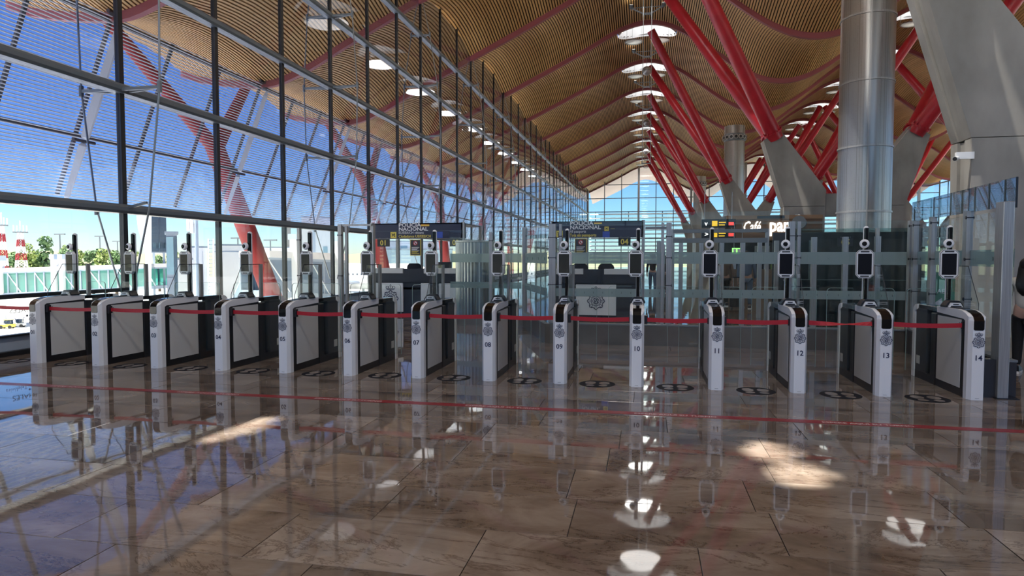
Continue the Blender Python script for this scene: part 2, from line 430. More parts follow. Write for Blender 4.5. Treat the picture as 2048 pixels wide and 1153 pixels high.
def skylights():
    n = 28
    for (cx, cy, rx, ry) in HOLES:
        col = MB(); vs = []
        for i in range(n):
            t = 2*PI*i/n; x, y = cx+rx*math.cos(t), cy+ry*math.sin(t); z = RZ(x, y)
            vs += [(x, y, z-.05), (x, y, z+.9)]
        col.add(vs, [(2*i, 2*i+1, 2*((i+1)%n)+1, 2*((i+1)%n)) for i in range(n)])
        c = col.build('skylight_collar', M['white'], ceiling, smooth=True)
        pane = MB(); zt = PZ(cx)+1.0
        pv = [(cx,cy,zt+.25)]+[(cx+(rx+.05)*math.cos(2*PI*i/n), cy+(ry+.05)*math.sin(2*PI*i/n), RZ(cx+rx*math.cos(2*PI*i/n), cy+ry*math.sin(2*PI*i/n))+.88) for i in range(n)]
        pane.add(pv, [(0, 1+i, 1+(i+1)%n) for i in range(n)])
        pane.build('skylight_pane', M['skylight'], c, smooth=True)
    for x, y, rx, ry in SPOTS:  # rims of the openings added for the floor sun patches
        z = RZ(x, y); MB().lathe([(1,-.02),(1,.05)], 24).xf(Matrix.Translation((x,y,z))@Matrix.Diagonal((rx+.02,ry+.02,1,1))).build('sun_opening_ring', M['steel_dark'], ceiling)
skylights()

# hanging reflector discs and lighting frames under the crest
def crest_gear():
    ords = ['nearest','second nearest','third nearest','fourth nearest','fifth','sixth','seventh','eighth','ninth','tenth']
    vis = [y for y in RIBS if 30 < y < 117]
    disc = MB().lathe([(.001,-.05),(.35,-.045),(.58,-.01),(.60,.03),(.001,.02)], 20).mesh('disc', M['reflector'], True)
    ring = MB().lathe([(.57,-.04),(.63,-.04),(.63,.03),(.57,.03),(.57,-.04)], 20).mesh('rim', M['steel'], 'auto')
    wire = {a: MB().tube((.6*math.cos(a),.6*math.sin(a),0), (.6*math.cos(a),.6*math.sin(a),1.2), .012, n=4).mesh('suspension_wire', M['rod']) for a in (0.4, 2.5, 4.6)}
    for k, yr in enumerate(vis):
        for xc in (0, 18):
            if xc == 18 and k > 5: continue
            for sx in (-1, 1):
                x = xc + sx*.95; y = yr + 1.3; z = PZ(xc)-.95
                side = 'left' if sx < 0 else 'right'
                t = thing('reflector_disc', f'white glass reflector disc hanging {side} under the {ords[k] if k<10 else "far"} skylight of the {"middle" if xc==0 else "right-hand"} roof crest', 'reflector', (x,y,z), 0, 'reflector discs under the skylights')
                link('disc', disc, t); link('rim', ring, t)
                for a in (0.4, 2.5, 4.6): link('suspension_wire', wire[a], t)
    for k, yr in enumerate([y for y in RIBS if 34 < y < 117]):
        y = yr + 5.0; z = 17.05
        t = thing('lighting_frame', f'{ords[k]} dark cross-armed lighting frame hung on two rods under the middle roof crest', 'luminaire', (0,y,z), 0, 'lighting frames under the middle crest')
        f = MB()
        for sx in (-1, 1):
            f.bar((sx*.2,0,0), (sx*1.0,0,.42), .06, .07); f.bar((sx*1.0,-.4,.42), (sx*1.0,.4,.42), .05, .05); f.bar((sx*.25,-.35,0),(sx*.25,.35,0),.06,.06)
        f.bar((-.3,0,0),(.3,0,0),.1,.12); f.bar((-1.0,0,.42),(1.0,0,.42),.04,.04)
        f.build('frame', M['steel_dark'], t)
        for sx in (-.26, .26): MB().tube((sx,0,0),(sx,0,PZ(0)-z),.02,n=6).build('hanging_rod', M['rod'], t)
        for sx in (-1, 1):
            lb = MB().box(sx*1.0-.12, sx*1.0+.12, -.24,.24,.45,.57,.02); lb.build('uplight_housing', M['steel_dark'], t)
            MB().box(sx*1.0-.10, sx*1.0+.10, -.2,.2,.57,.58).build('lamp_glass', M['lamp'], t)
    for k, yr in enumerate((53.3, 73.3, 93.3)):
        y = yr; z = 16.4
        t = thing('spherical_speaker', f'silver spherical speaker hanging under the middle crest, {("nearest","second","farthest")[k]} of three', 'speaker', (0,y,z), 0, 'spherical speakers')
        MB().ball((0,0,0), .36, 20, 14).build('sphere', M['steel'], t, True)
        MB().lathe([(.365,-.03),(.375,0),(.365,.03)], 20).build('seam_ring', M['steel_dark'], t)
        MB().tube((0,0,.3),(0,0,PZ(0)-z),.015,n=6).build('hanging_rod', M['rod'], t)
crest_gear()
def cables():
    t = thing('hanging_cable_pair', 'pair of thin steel cables hanging from the middle roof crest, right of centre', 'cable', (.02,41.0,7.4))
    for sx in (-.25,.25): MB().tube((sx,0,0),(sx,0,PZ(0)-7.3),.018,n=6).build('cable', M['rod'], t)
    MB().box(-.29,.29,-.03,.03,-.05,.01).build('tie_bar', M['steel_dark'], t)
cables()
def hall_fill():
    # added fill lights under the crests; stronger unseen rows behind brighten the gate fronts
    for yr in RIBS:
        for xc in (0, 18):
            if yr > 80 and xc: continue
            ld = bpy.data.lights.new('fill_light','AREA'); ld.shape = 'DISK'; ld.size = 2.6; ld.energy = (.55 if 20 < yr < 46 else 1.15)*FILL_POWER*(7.6 if yr < -5 else 1)*(1 if xc == 0 else .12 if yr < -5 else .25); ld.color = (1,.975,.94)
            lo = link('fill_light', ld, None, (xc, yr+1.9, PZ(xc)-1.15))
FILL_POWER = 46
hall_fill()
# ------------------------------------------------------------------ floor
def floor():
    fl = struct('floor')
    b = MB().box(-10.6, 47, -16.6, 119, -.5, -.022); o = b.build('slab', M['joint'], fl); o['kind'] = 'structure'
    # individual slabs near the camera, 1.2 x 0.6 m in courses with shifted joints
    rnd = random.Random(11); W_, D_ = 1.2, .6
    meshes = []
    g = .0022; bev = .0015
    for k in range(3):
        mb = MB(); a, c = W_/2-g, D_/2-g
        vs = [(-a,-c,-.02),(a,-c,-.02),(a,c,-.02),(-a,c,-.02)]+[(-a,-c,-bev),(a,-c,-bev),(a,c,-bev),(-a,c,-bev)]+[(-a+bev,-c+bev,0),(a-bev,-c+bev,0),(a-bev,c-bev,0),(-a+bev,c-bev,0)]
        fs = [(0,3,2,1),(8,9,10,11)]+[(i,(i+1)%4,4+(i+1)%4,4+i) for i in range(4)]+[(4+i,4+(i+1)%4,8+(i+1)%4,8+i) for i in range(4)]
        meshes.append(mb.add(vs, fs).mesh('floor_tile', M['marble']))
    rest = MB(); cnt = 0
    y0 = 3.65 - .6*4
    offs = {}
    def vis(x, y):
        if y < 1.6: return False
        a = math.degrees(math.atan2(x, y)); return -53 < a < 30
    cand = []
    for r in range(-22, 60):
        y = y0 + r*D_ + D_/2
        off = rnd.choice([0, .3, .45, .6, .8, .95]) if r % 2 else rnd.uniform(0, 1.2)
        x = -10.1 + off - 1.2 + W_/2
        while x < 13:
            cand.append((x, y, vis(x, y) and x > -10.4)); x += W_
    near = sorted([c for c in cand if c[2]], key=lambda c: c[1]*1.0 + abs(c[0])*.15)[:298]
    ns = set((c[0], c[1]) for c in near)
    for i, (x, y, v) in enumerate(cand):
        if (x, y) in ns:
            o = link('floor_tile', meshes[i % 3], fl, (x, y, 0)); o.rotation_euler = (rnd.gauss(0,.0009), rnd.gauss(0,.0006), PI*(i % 2))
        else:
            a, c = W_/2-g, D_/2-g
            if x-a < -10.6: continue
            n = len(rest.v); z = 0
            rest.add([(x-a,y-c,0),(x+a,y-c,0),(x+a,y+c,0),(x-a,y+c,0)], [(0,1,2,3)])
    # far and side courses, too flat to tell apart from here
    for r in range(60, 195):
        y = y0 + r*D_ + D_/2
        for xa, xb in [(-10.2 + 5.8*i, -10.2+5.8*i+5.795) for i in range(10)]:
            rest.add([(xa,y-.298,0),(xb,y-.298,0),(xb,y+.298,0),(xa,y+.298,0)], [(0,1,2,3)])
    for r in range(-30, 60):
        y = y0 + r*D_ + D_/2
        for xa, xb in [(13.2 + 5.6*i, 13.2+5.6*i+5.595) for i in range(6)]:
            rest.add([(xa,y-.298,0),(xb,y-.298,0),(xb,y+.298,0),(xa,y+.298,0)], [(0,1,2,3)])
    for r in range(-30, -22):
        y = y0 + r*D_ + D_/2
        for xa, xb in [(-10.2 + 5.85*i, -10.2+5.85*i+5.845) for i in range(4)]:
            rest.add([(xa,y-.298,0),(xb,y-.298,0),(xb,y+.298,0),(xa,y+.298,0)], [(0,1,2,3)])
    o = rest.build('floor_tiles_beyond', M['marble'], fl); o['kind'] = 'stuff'
floor()

# ------------------------------------------------------------------ left glass facade
XW = -10.2
RAILS = [2.57, 4.93, 7.22, 9.52, 11.82]
MUL = [11.2 + 2.95*k for k in range(-9, 37)]      # mullion lines along Y
def facade_left():
    wl = struct('wall_left')
    for y in MUL:
        zt = PZ(XW) + .7
        MB().box(XW-.05, XW+.05, y-.055, y+.055, 0, zt).build('mullion', M['mullion'], wl)
    ya, yb = MUL[0], MUL[-1]
    for i, z in enumerate(RAILS):
        mb = MB()
        # rail: box with a lower lip
        mb.prism([(XW-.10,z-.09),(XW+.12,z-.09),(XW+.15,z-.04),(XW+.15,z+.03),(XW+.10,z+.09),(XW-.10,z+.09)], 'y', ya, yb)
        mb.build('rail', M['rail'], wl)
    MB().box(XW-.07, XW+.09, ya, 11.2, .93, 1.0).build('guard_rail', M['mullion'], wl)
    MB().box(XW-.08, XW+.12, ya, yb, 0, .075).build('sill', M['mullion'], wl)
    MB().box(XW-.08, XW+.05, ya, yb, .30, .335).build('kerb_rail', M['mullion'], wl)
    MB().box(XW-.03, XW+.0, ya, yb, .075, .30).build('kerb_panel', M['clad_grey'], wl)
    # panes: one per opening, each set a hair out of plane
    rnd = random.Random(5)
    zs = [.335, .93, 1.0] + RAILS
    rows = [(.345,.93,'glass_lo',0), (1.0,RAILS[0]-.09,'glass_lo',0)] + [(RAILS[i]+.09, RAILS[i+1]-.09, 'glass_hi',.0) for i in range(4)] + [(RAILS[4]+.09, PZ(XW)+.5, 'glass_hi', 0)]
    low = [('glass_lo', .345, .93, -99, 11.0), ('glass_lo', 1.0, RAILS[0]-.09, -99, 11.0), ('glass_lo', .345, RAILS[0]-.09, 11.0, 999)]
    for (m, z0, z1, f, t_) in low + [(m, z0, z1, -99, 999) for (z0, z1, m, _) in rows[2:]]:
        h = z1-z0; me = MB().box(-.008, .008, -1.42, 1.42, -h/2, h/2).mesh('glass_pane', M[m])
        for y in MUL[:-1]:
            if not f < y < t_: continue
            o = link('glass_pane', me, wl, (XW, y + 1.475, (z0+z1)/2)); o.rotation_euler = (0, rnd.gauss(0,.0022), rnd.gauss(0,.0016))
    return wl
WL = facade_left()
def cable_trusses():
    ords = ['nearest','second nearest','third nearest','fourth nearest','fifth nearest','sixth nearest','seventh nearest','eighth nearest','ninth nearest','tenth nearest','eleventh nearest','farthest']
    arms = [0.62, .90, .95, .80, .45]
    for k in range(11):
        y = 11.2 + 8.85*k
        t = thing('cable_truss', f'{ords[k]} steel cable truss with spreader arms along the left glass facade', 'truss', (XW, y, 0), 0, 'cable trusses of the left facade')
        for i, z in enumerate(RAILS):
            a = arms[i]
            mb = MB()
            for s in (-1, 1):
                if i == 0 and s > 0: mb.bar((0,0,z),(.55,0,z+.12),.05,.05); continue
                x0 = .1*s
                mb.bar((x0,-.10,z-.03),(s*a,0,z),.045,.06); mb.bar((x0,.10,z-.03),(s*a,0,z),.045,.06)
                mb.tube((s*a,0,z-.11),(s*a,0,z+.11),.045,n=8)
            mb.build('spreader_arm', M['steel_dark'], t)
        for s in (-1, 1):
            pts = [(.1*s if s<0 else .16,0,.9)] + [(s*(a if not (i==0 and s>0) else .6),0,z) for i,(a,z) in enumerate(zip(arms,RAILS))] + [(s*.1,0,PZ(XW)-.05)]
            for p, q in zip(pts, pts[1:]): MB().tube(p, q, .020, n=6).build('tie_rod', M['rod'], t)
cable_trusses()
# sponsor lettering stuck on the outside of the low pane, so it reads mirrored from the hall
def glass_lettering():
    u, v = (0,-1,0), (0,0,1)
    t = tag(text('glass_lettering', 'THALES', .125, (XW+.011, 9.23, .685), u, v, M['charcoal'], None, sx=1.12), 'mirrored dark THALES lettering on the low left facade pane', 'lettering')
    t2 = tag(text('glass_lettering', 'Telef\u00f3nica', .10, (XW+.011, 9.02, .535), u, v, M['blue_print'], None, sx=.9), 'mirrored blue lettering under the THALES decal on the left pane', 'lettering')
    mb = MB()
    for dy, dz in ((0,0),(.05,0),(-.05,0),(0,-.06),(0,-.12)): mb.prism([(9.11+dy+.02*math.cos(a*PI/6), .625+dz+.02*math.sin(a*PI/6)) for a in range(12)], 'x', XW+.009, XW+.0115)
    tag(mb.build('dot_emblem', M['navy'], None), 'five dark dots in a T shape beside the blue lettering on the left pane', 'emblem')
glass_lettering()

# ------------------------------------------------------------------ sun screen, its struts, the red raking columns outside
ST, SB = Vector((-18.15,0,9.95)), Vector((-20.65,0,3.85))
def sun_screen():
    t = thing('sun_screen', 'long canted sun screen of white horizontal tubes outside the left facade', 'sun screen', (-19.4, 60, 3.85))
    n = 58; me = MB().tube((0,-56,0),(0,58,0),.025,n=6).mesh('louver_tube', M['louver'])
    for i in range(n):
        p = ST.lerp(SB, i/(n-1)); link('louver_tube', me, t, (p.x+19.4, 0, p.z-3.85))
    nrm = Vector((SB.z-ST.z, 0, ST.x-SB.x)).normalized()   # pointing outward
    if nrm.x > 0: nrm = -nrm
    off = nrm*.14
    y = 7.5 - 3.0
    pm = MB(); a, b = ST+off-Vector((-19.4,0,3.85)), SB+off-Vector((-19.4,0,3.85))
    pm.bar((a.x,0,a.z),(b.x,0,b.z),.09,.12,(0,1,0)); me = pm.mesh('screen_post', M['screen_post'])
    for k in range(38):
        link('screen_post', me, t, (0, 4.8-60+3.0*k, 0))
    q = ST.lerp(SB,.66)+off-Vector((-19.4,0,3.85)); q2 = ST.lerp(SB,.02)+off-Vector((-19.4,0,3.85))
    MB().box(q.x-.06,q.x+.06,-56,58,q.z-.07,q.z+.07).build('purlin', M['screen_post'], t)
    MB().box(q2.x-.06,q2.x+.06,-56,58,q2.z-.07,q2.z+.07).build('purlin', M['screen_post'], t)
    ords = ['nearest','second nearest','third nearest','fourth nearest','fifth nearest','sixth nearest','seventh nearest','eighth nearest','ninth nearest','tenth nearest','eleventh nearest','farthest']
    for k in range(12):
        y = 10.8 + 9*k
        s = thing('edge_strut', f'{ords[k]} white box strut hanging from the roof edge on the sun screen', 'strut', (-18.1, y, 9.95), 0, 'white struts of the sun screen')
        d = SB-ST
        a = Vector((.10,0,-.12)); e = d.normalized()
        n2 = Vector((-e.z,0,e.x)); n2 = n2 if n2.x > 0 else -n2
        mb = MB()
        L_ = d.length
        def ring(f, hw, hd): 
            c = a + e*(L_*f) + n2*.10
            return [c + Vector((0,-hw,0)), c + n2*hd, c + Vector((0,hw,0)), c - n2*hd]
        segs = [(.03,.09,.06),(.06,.17,.10),(.45,.21,.12),(.64,.19,.11),(.655,.10,.06)]
        segs2 = [(.675,.10,.06),(.69,.18,.11),(.98,.13,.08),(1.0,.06,.05)]
        for sg in (segs, segs2):
            rr = [ring(*x) for x in sg]; vs = [p for r in rr for p in r]; m = len(rr)
            fs = [(4*i+j, 4*i+(j+1)%4, 4*i+4+(j+1)%4, 4*i+4+j) for i in range(m-1) for j in range(4)] + [(3,2,1,0), tuple(4*m-4+j for j in range(4))]
            mb = MB().add(vs, fs); mb.build('strut_box', M['strut_white'], s)
        nd = MB().tube((0,-.35,.12),(0,.35,.12),.07,n=10).box(-.16,.16,-.12,.12,.0,.28).ball((.05,0,-.1),.13,10,6)
        nd.build('hinge_node', M['screen_post'], s)
        c = a + e*(L_*.665) + n2*.1
        MB().tube((c.x,-.45,c.z),(c.x,.45,c.z),.06,n=8).build('cross_pin', M['screen_post'], s)
sun_screen()
def raking_columns():
    for k in range(5):
        dy = 18.0*k
        t = thing('raking_column', f'{["nearest","second nearest","third nearest","fourth nearest","farthest"][k]} forked red raking column outside behind the sun screen', 'column', (-22.9, 39.2+dy, -4.5), 0, 'red raking columns outside')
        o = Vector((-22.9, 39.2, -4.5))
        f = Vector((-21.0,28.92,7.2))-o; a = Vector((-21.3,22.9,11.1))-o; b = Vector((-21.3,32.3,11.1))-o
        MB().tube((0,0,0), f, .62, .46, 16).build('trunk', M['red_out'], t, 'auto')
        MB().tube(f+(f-Vector((0,0,0))).normalized()*-.25, a, .36, .24, 14).build('fork', M['red_out'], t, 'auto')
        MB().tube(f+(f-Vector((0,0,0))).normalized()*-.25, b, .36, .24, 14).build('fork', M['red_out'], t, 'auto')
        MB().box(-.9,.9,-.9,.9,-.1,.25).build('footing', M['concrete'], t)
raking_columns()

# ------------------------------------------------------------------ end facade, right facade, back
YE = 118.0
def facade_end():
    we = struct('wall_end')
    hs = [2.6, 5.0, 7.4, 9.8, 12.2, 14.6]
    xs = [-10.2 + 3.0*k for k in range(0, 20)]
    for i, x in enumerate(xs):
        zt = PZ(x)+.2
        big = i % 3 == 0
        w_ = .18 if big else .07
        MB().box(x-w_, x+w_, YE-.1, YE+.1+(.25 if big else 0), 0, zt).build('mullion', M['rod'] if big else M['rail'], we)
    for z in hs:
        segs = []; x = -10.2
        mb = MB()
        while x < 46.8:
            if PZ(x+.25) > z: mb.box(x, x+.5, YE-.09, YE+.09, z-.07, z+.07)
            x += .5
        mb.build('rail', M['rail'], we)
    prev = 0
    for a, b in zip(xs, xs[1:]):
        for z0, z1 in zip([0]+hs, hs+[18]):
            zt = min(z1-.06, max(PZ(a), PZ(b))-.02)
            if zt > z0+.3: MB().box(a+.08, b-.08, YE-.01, YE+.01, z0+.06, zt).build('glass_pane', M['glass_end'], we)
    # outer horizontal sun fins
    t = thing('end_sun_screen', 'broad pale horizontal sun fins outside the far end facade', 'sun screen', (18, YE+2.4, 0))
    for k in range(13):
        z = .9 + .72*k
        me = MB().prism([(-.30,z-.16),(.30,z+.10),(.30,z+.14),(-.30,z-.10)], 'x', -28, 28)
        me.build('sun_fin', M['louver'], t)
    for x in [-27+6*k for k in range(10)]: MB().box(x-.07,x+.07,.3,.45,-4.5,10).build('screen_post', M['rail'], t)
facade_end()
def end_canopy():
    c = struct('trim_1')
    mb = MB(); n = 90
    vs = []
    for i in range(n+1):
        x = -10 + 56*i/n; z = PZ(x)
        vs += [(x, YE+.8, z-.05), (x, YE+8.5, z-1.6), (x, YE+8.5, z-1.3), (x, YE+.8, z+.25)]
    fs = []
    for i in range(n):
        k = 4*i; fs += [(k,k+4,k+5,k+1),(k+1,k+5,k+6,k+2),(k+2,k+6,k+7,k+3)]
    o = mb.add(vs, fs).build('canopy', mat('pale_pink_soffit', (.62,.42,.36), .6), c)
end_canopy()
XRW = 46.0
def facade_right():
    wr = struct('wall_right')
    for k in range(-6, 39):
        y = 2.0 + 3.0*k
        MB().box(XRW-.05, XRW+.05, y-.05, y+.05, 0, PZ(XRW)+.2).build('mullion', M['mullion'], wr)
    for z in (1.0, 3.5, 6, 8.5, 11, 13.5):
        MB().box(XRW-.1, XRW+.1, -16.4, YE, z-.08, z+.08).build('rail', M['rail'], wr)
    for k in range(12):
        y = -16.4 + 12*k
        MB().box(XRW-.008, XRW+.008, y, min(y+11.9, YE), .1, PZ(XRW)).build('glass_pane', M['glass_lo'], wr)
facade_right()
wb = struct('wall_back')
MB().box(-10.2,46.8,-16.42,-16.3,0,3.4).build('lower_panel', M['clad_grey'], wb)  # unseen panel added to block bright reflections in the partition glass
for k in range(20):
    MB().box(-10.2+3*k-.05, -10.2+3*k+.05, -16.5, -16.4, 0, 14).build('mullion', M['mullion'], wb)
for k in range(19):
    MB().box(-10.15+3*k, -7.25+3*k, -16.46, -16.44, .1, 13.4).build('glass_pane', M['glass_lo'], wb)
for z in (1.0,3.5,6,8.5,11): MB().box(-10.2,46.8,-16.5,-16.4,z-.07,z+.07).build('rail', M['rail'], wb)

# ------------------------------------------------------------------ concrete pylons with paired red tubes
def pylons():
    def leg(sx):
        # outline in x,z of one bent leg (mirrored by sx)
        trunk = [(-2.55,0),(-.80,0),(-.80,4.0),(-2.60,4.0)]
        arm = [(-2.60,4.02),(-.80,4.02),(-.76,4.77),(-2.83,7.62),(-3.56,7.15)]
        return [(sx*x,z) for x,z in trunk], [(sx*x,z) for x,z in arm]
    def slabs(poly, inset, sx, yt):
        mb = MB()
        mb.prism(poly, 'y', -yt, -.16); mb.prism(poly, 'y', .16, yt)
        cx = sum(p[0] for p in poly)/len(poly); cz = sum(p[1] for p in poly)/len(poly)
        mb.prism([(cx+(x-cx)*.93, cz+(z-cz)*(.995)) for x,z in poly], 'y', -.17, .17)
        return mb
    proto = {}
    rowname = {9: 'middle', 27: 'right-hand'}
    ords = ['nearest','second nearest','third nearest','fourth nearest','fifth nearest','farthest']
    for xc in (9, 27):
        for k in range(0, 6):
            yc = 15.2 + 18*k
            t = thing('pylon', f'{ords[k]} concrete pylon with forked legs in the {rowname[xc]} row of the hall', 'pylon', (xc, yc, 0), 0, 'concrete pylons')
            for sx in (-1, 1):
                tr, ar = leg(sx)
                if sx not in proto:
                    proto[sx] = (slabs(tr,0,sx,.46).mesh('trunk', M['concrete']), slabs(ar,0,sx,.44).mesh('arm', M['concrete']))
                link('trunk', proto[sx][0], t); link('arm', proto[sx][1], t)
            if 'tie' not in proto: proto['tie'] = MB().box(-.80,.80,-.34,.34,3.55,4.6).mesh('tie_beam', M['concrete'])
            link('tie_beam', proto['tie'], t)
            for sx in (-1, 1):
                for sy in (-1, 1):
                    key = ('tube', sx, sy)
                    top_y = RIB0 + 9*round((yc + sy*4.5 - RIB0)/9) - yc
                    p0 = Vector((sx*3.0, sy*.26, 7.25)); p1 = Vector((sx*8.75, top_y, 17.35))
                    e = (p1-p0).normalized()
                    tb = MB().tube(p0, p1, .365, .28, 20)
                    o = tb.build('red_tube', M['red_paint'], t, 'auto')
                    fl = MB().tube(p0+e*.28, p0+e*.36, .44, .44, 20)
                    a = e.orthogonal().normalized(); b = e.cross(a)
                    for i in range(12):
                        th = 2*PI*i/12; c = p0+e*.36+a*(.40*math.cos(th))+b*(.40*math.sin(th)); fl.tube(c, c+e*.09, .035, n=6)
                    fl.build('bolted_flange', M['red_paint'], o)
pylons()

# ------------------------------------------------------------------ big air ducts
def ducts():
    spec = [(7.31,24.3,.83,14.2,'nearest tall steel air duct with ring bands, right of centre',False),(7.6,60.3,.86,13.1,'steel air duct with a row of round nozzles near its top',True),(7.5,96.3,.86,13.1,'farthest steel air duct, small beyond the red tubes',True)]
    for x,y,r,h,lab,noz in spec:
        t = thing('air_duct', lab, 'duct', (x,y,0))
        MB().lathe([(r,0),(r,h)], 48).lathe([(.001,h),(r,h)],48).build('perforated_shell', M['duct'], t, 'auto')
        z = .98
        while z < h-.5:
            MB().lathe([(r+.005,z-.035),(r+.03,z-.03),(r+.03,z+.03),(r+.005,z+.035)], 48).build('ring_band', M['steel'], t, 'auto'); z += 2.165
        for a in (-1.75, .4, 2.5): 
            c, s = math.cos(a), math.sin(a); MB().box(-.02,.02,-.015,.015,0,h).xf(Matrix.Translation((c*(r+.01),s*(r+.01),0))@Matrix.Rotation(a+PI/2,4,'Z')).build('seam_strip', M['steel'], t)
        if noz:
            MB().lathe([(r+.01,h-1.35),(r+.05,h-1.3),(r+.05,h-.75),(r+.01,h-.7)],48).build('nozzle_band', M['steel_dark'], t, 'auto')
            for i in range(16):
                a = 2*PI*i/16; c, s = math.cos(a), math.sin(a)
                MB().tube((c*(r+.03),s*(r+.03),h-1.02),(c*(r+.16),s*(r+.16),h-1.02),.17,.20,14).build('nozzle', M['white'] if 0 else M['steel'], t, 'auto')
                MB().tube((c*(r+.155),s*(r+.155),h-1.02),(c*(r+.166),s*(r+.166),h-1.02),.13,.13,12).build('nozzle_mouth', M['black'], t)
ducts()
# ------------------------------------------------------------------ passport e-gates
GX = [-9.05,-7.95,-6.95,-5.90,-4.90,-3.935,-2.955,-1.98,-1.05,-.09,.86,1.795,2.72,3.665]
GY = 8.13
def emblem_geo():
    """crowned star badge, outline print: unit = overall height 1, origin at the ring centre"""
    V = []; F = []
    def poly(p): n = len(V); V.extend(p); F.append(tuple(range(n, n+len(p))))
    def strip(p, wd, closed=False):
        n = len(p); idx = range(n if closed else n-1)
        for i in idx:
            (x0,y0),(x1,y1) = p[i], p[(i+1)%n]; d = math.hypot(x1-x0,y1-y0) or 1; nx, ny = -(y1-y0)/d*wd/2, (x1-x0)/d*wd/2
            poly([(x0-nx,y0-ny),(x1-nx,y1-ny),(x1+nx,y1+ny),(x0+nx,y0+ny)])
    def circ(r, n=24, c=(0,0)): return [(c[0]+r*math.cos(2*PI*i/n), c[1]+r*math.sin(2*PI*i/n)) for i in range(n)]
    # star outline: eight groups of three rays
    out = []
    for k in range(8):
        a0 = PI/2 + 2*PI*k/8
        for da, r in ((-.36,.285),(-.27,.315),(-.17,.345),(-.085,.335),(0,.375),(.085,.335),(.17,.345),(.27,.315),(.36,.285)):
            out.append((r*math.cos(a0+da), r*math.sin(a0+da)))
    strip(out, .030, True)
    for k in range(8):
        a0 = PI/2 + 2*PI*k/8
        for da in (-.13,.13): strip([(.215*math.cos(a0+da*1.2), .215*math.sin(a0+da*1.2)), (.33*math.cos(a0+da), .33*math.sin(a0+da))], .022)
    strip(circ(.20), .026, True); strip(circ(.135), .022, True)
    # monogram strokes in the middle
    strip([(-.09,.07),(-.03,.10),(.03,.06),(.0,.0),(-.07,-.03),(-.05,-.09),(.03,-.10),(.09,-.05)], .03)
    strip([(.02,.1),(.09,.06),(.08,-.01),(.02,.0)], .028); strip([(-.1,.0),(-.05,.03),(-.02,-.06)], .026); strip([(.1,.02),(.05,-.07)], .026)
    # crown
    cy = .40
    strip([(-.17,cy),(.17,cy)], .03); strip([(-.17,cy+.045),(.17,cy+.045)], .02)
    strip([(-.17,cy),(-.22,cy+.10),(-.17,cy+.155),(-.10,cy+.13),(-.06,cy+.05)], .022)
    strip([(.17,cy),(.22,cy+.10),(.17,cy+.155),(.10,cy+.13),(.06,cy+.05)], .022)
    strip([(-.10,cy+.13),(-.04,cy+.17),(0,cy+.13),(.04,cy+.17),(.10,cy+.13)], .022); strip([(0,cy+.05),(0,cy+.14)], .022)
    strip([(0,cy+.16),(0,cy+.235)], .02); strip([(-.035,cy+.205),(.035,cy+.205)], .02)
    for x in (-.11,0,.11): poly(circ(.018, 8, (x, cy+.085)))
    return V, F
EMB = emblem_geo()
FRONT = [(0,0),(.13,0),(.13,.885),(.165,.902),(.86,.925),(.86,1.0),(.30,1.0),(.21,.992),(.09,.965),(.03,.935),(.006,.895)]
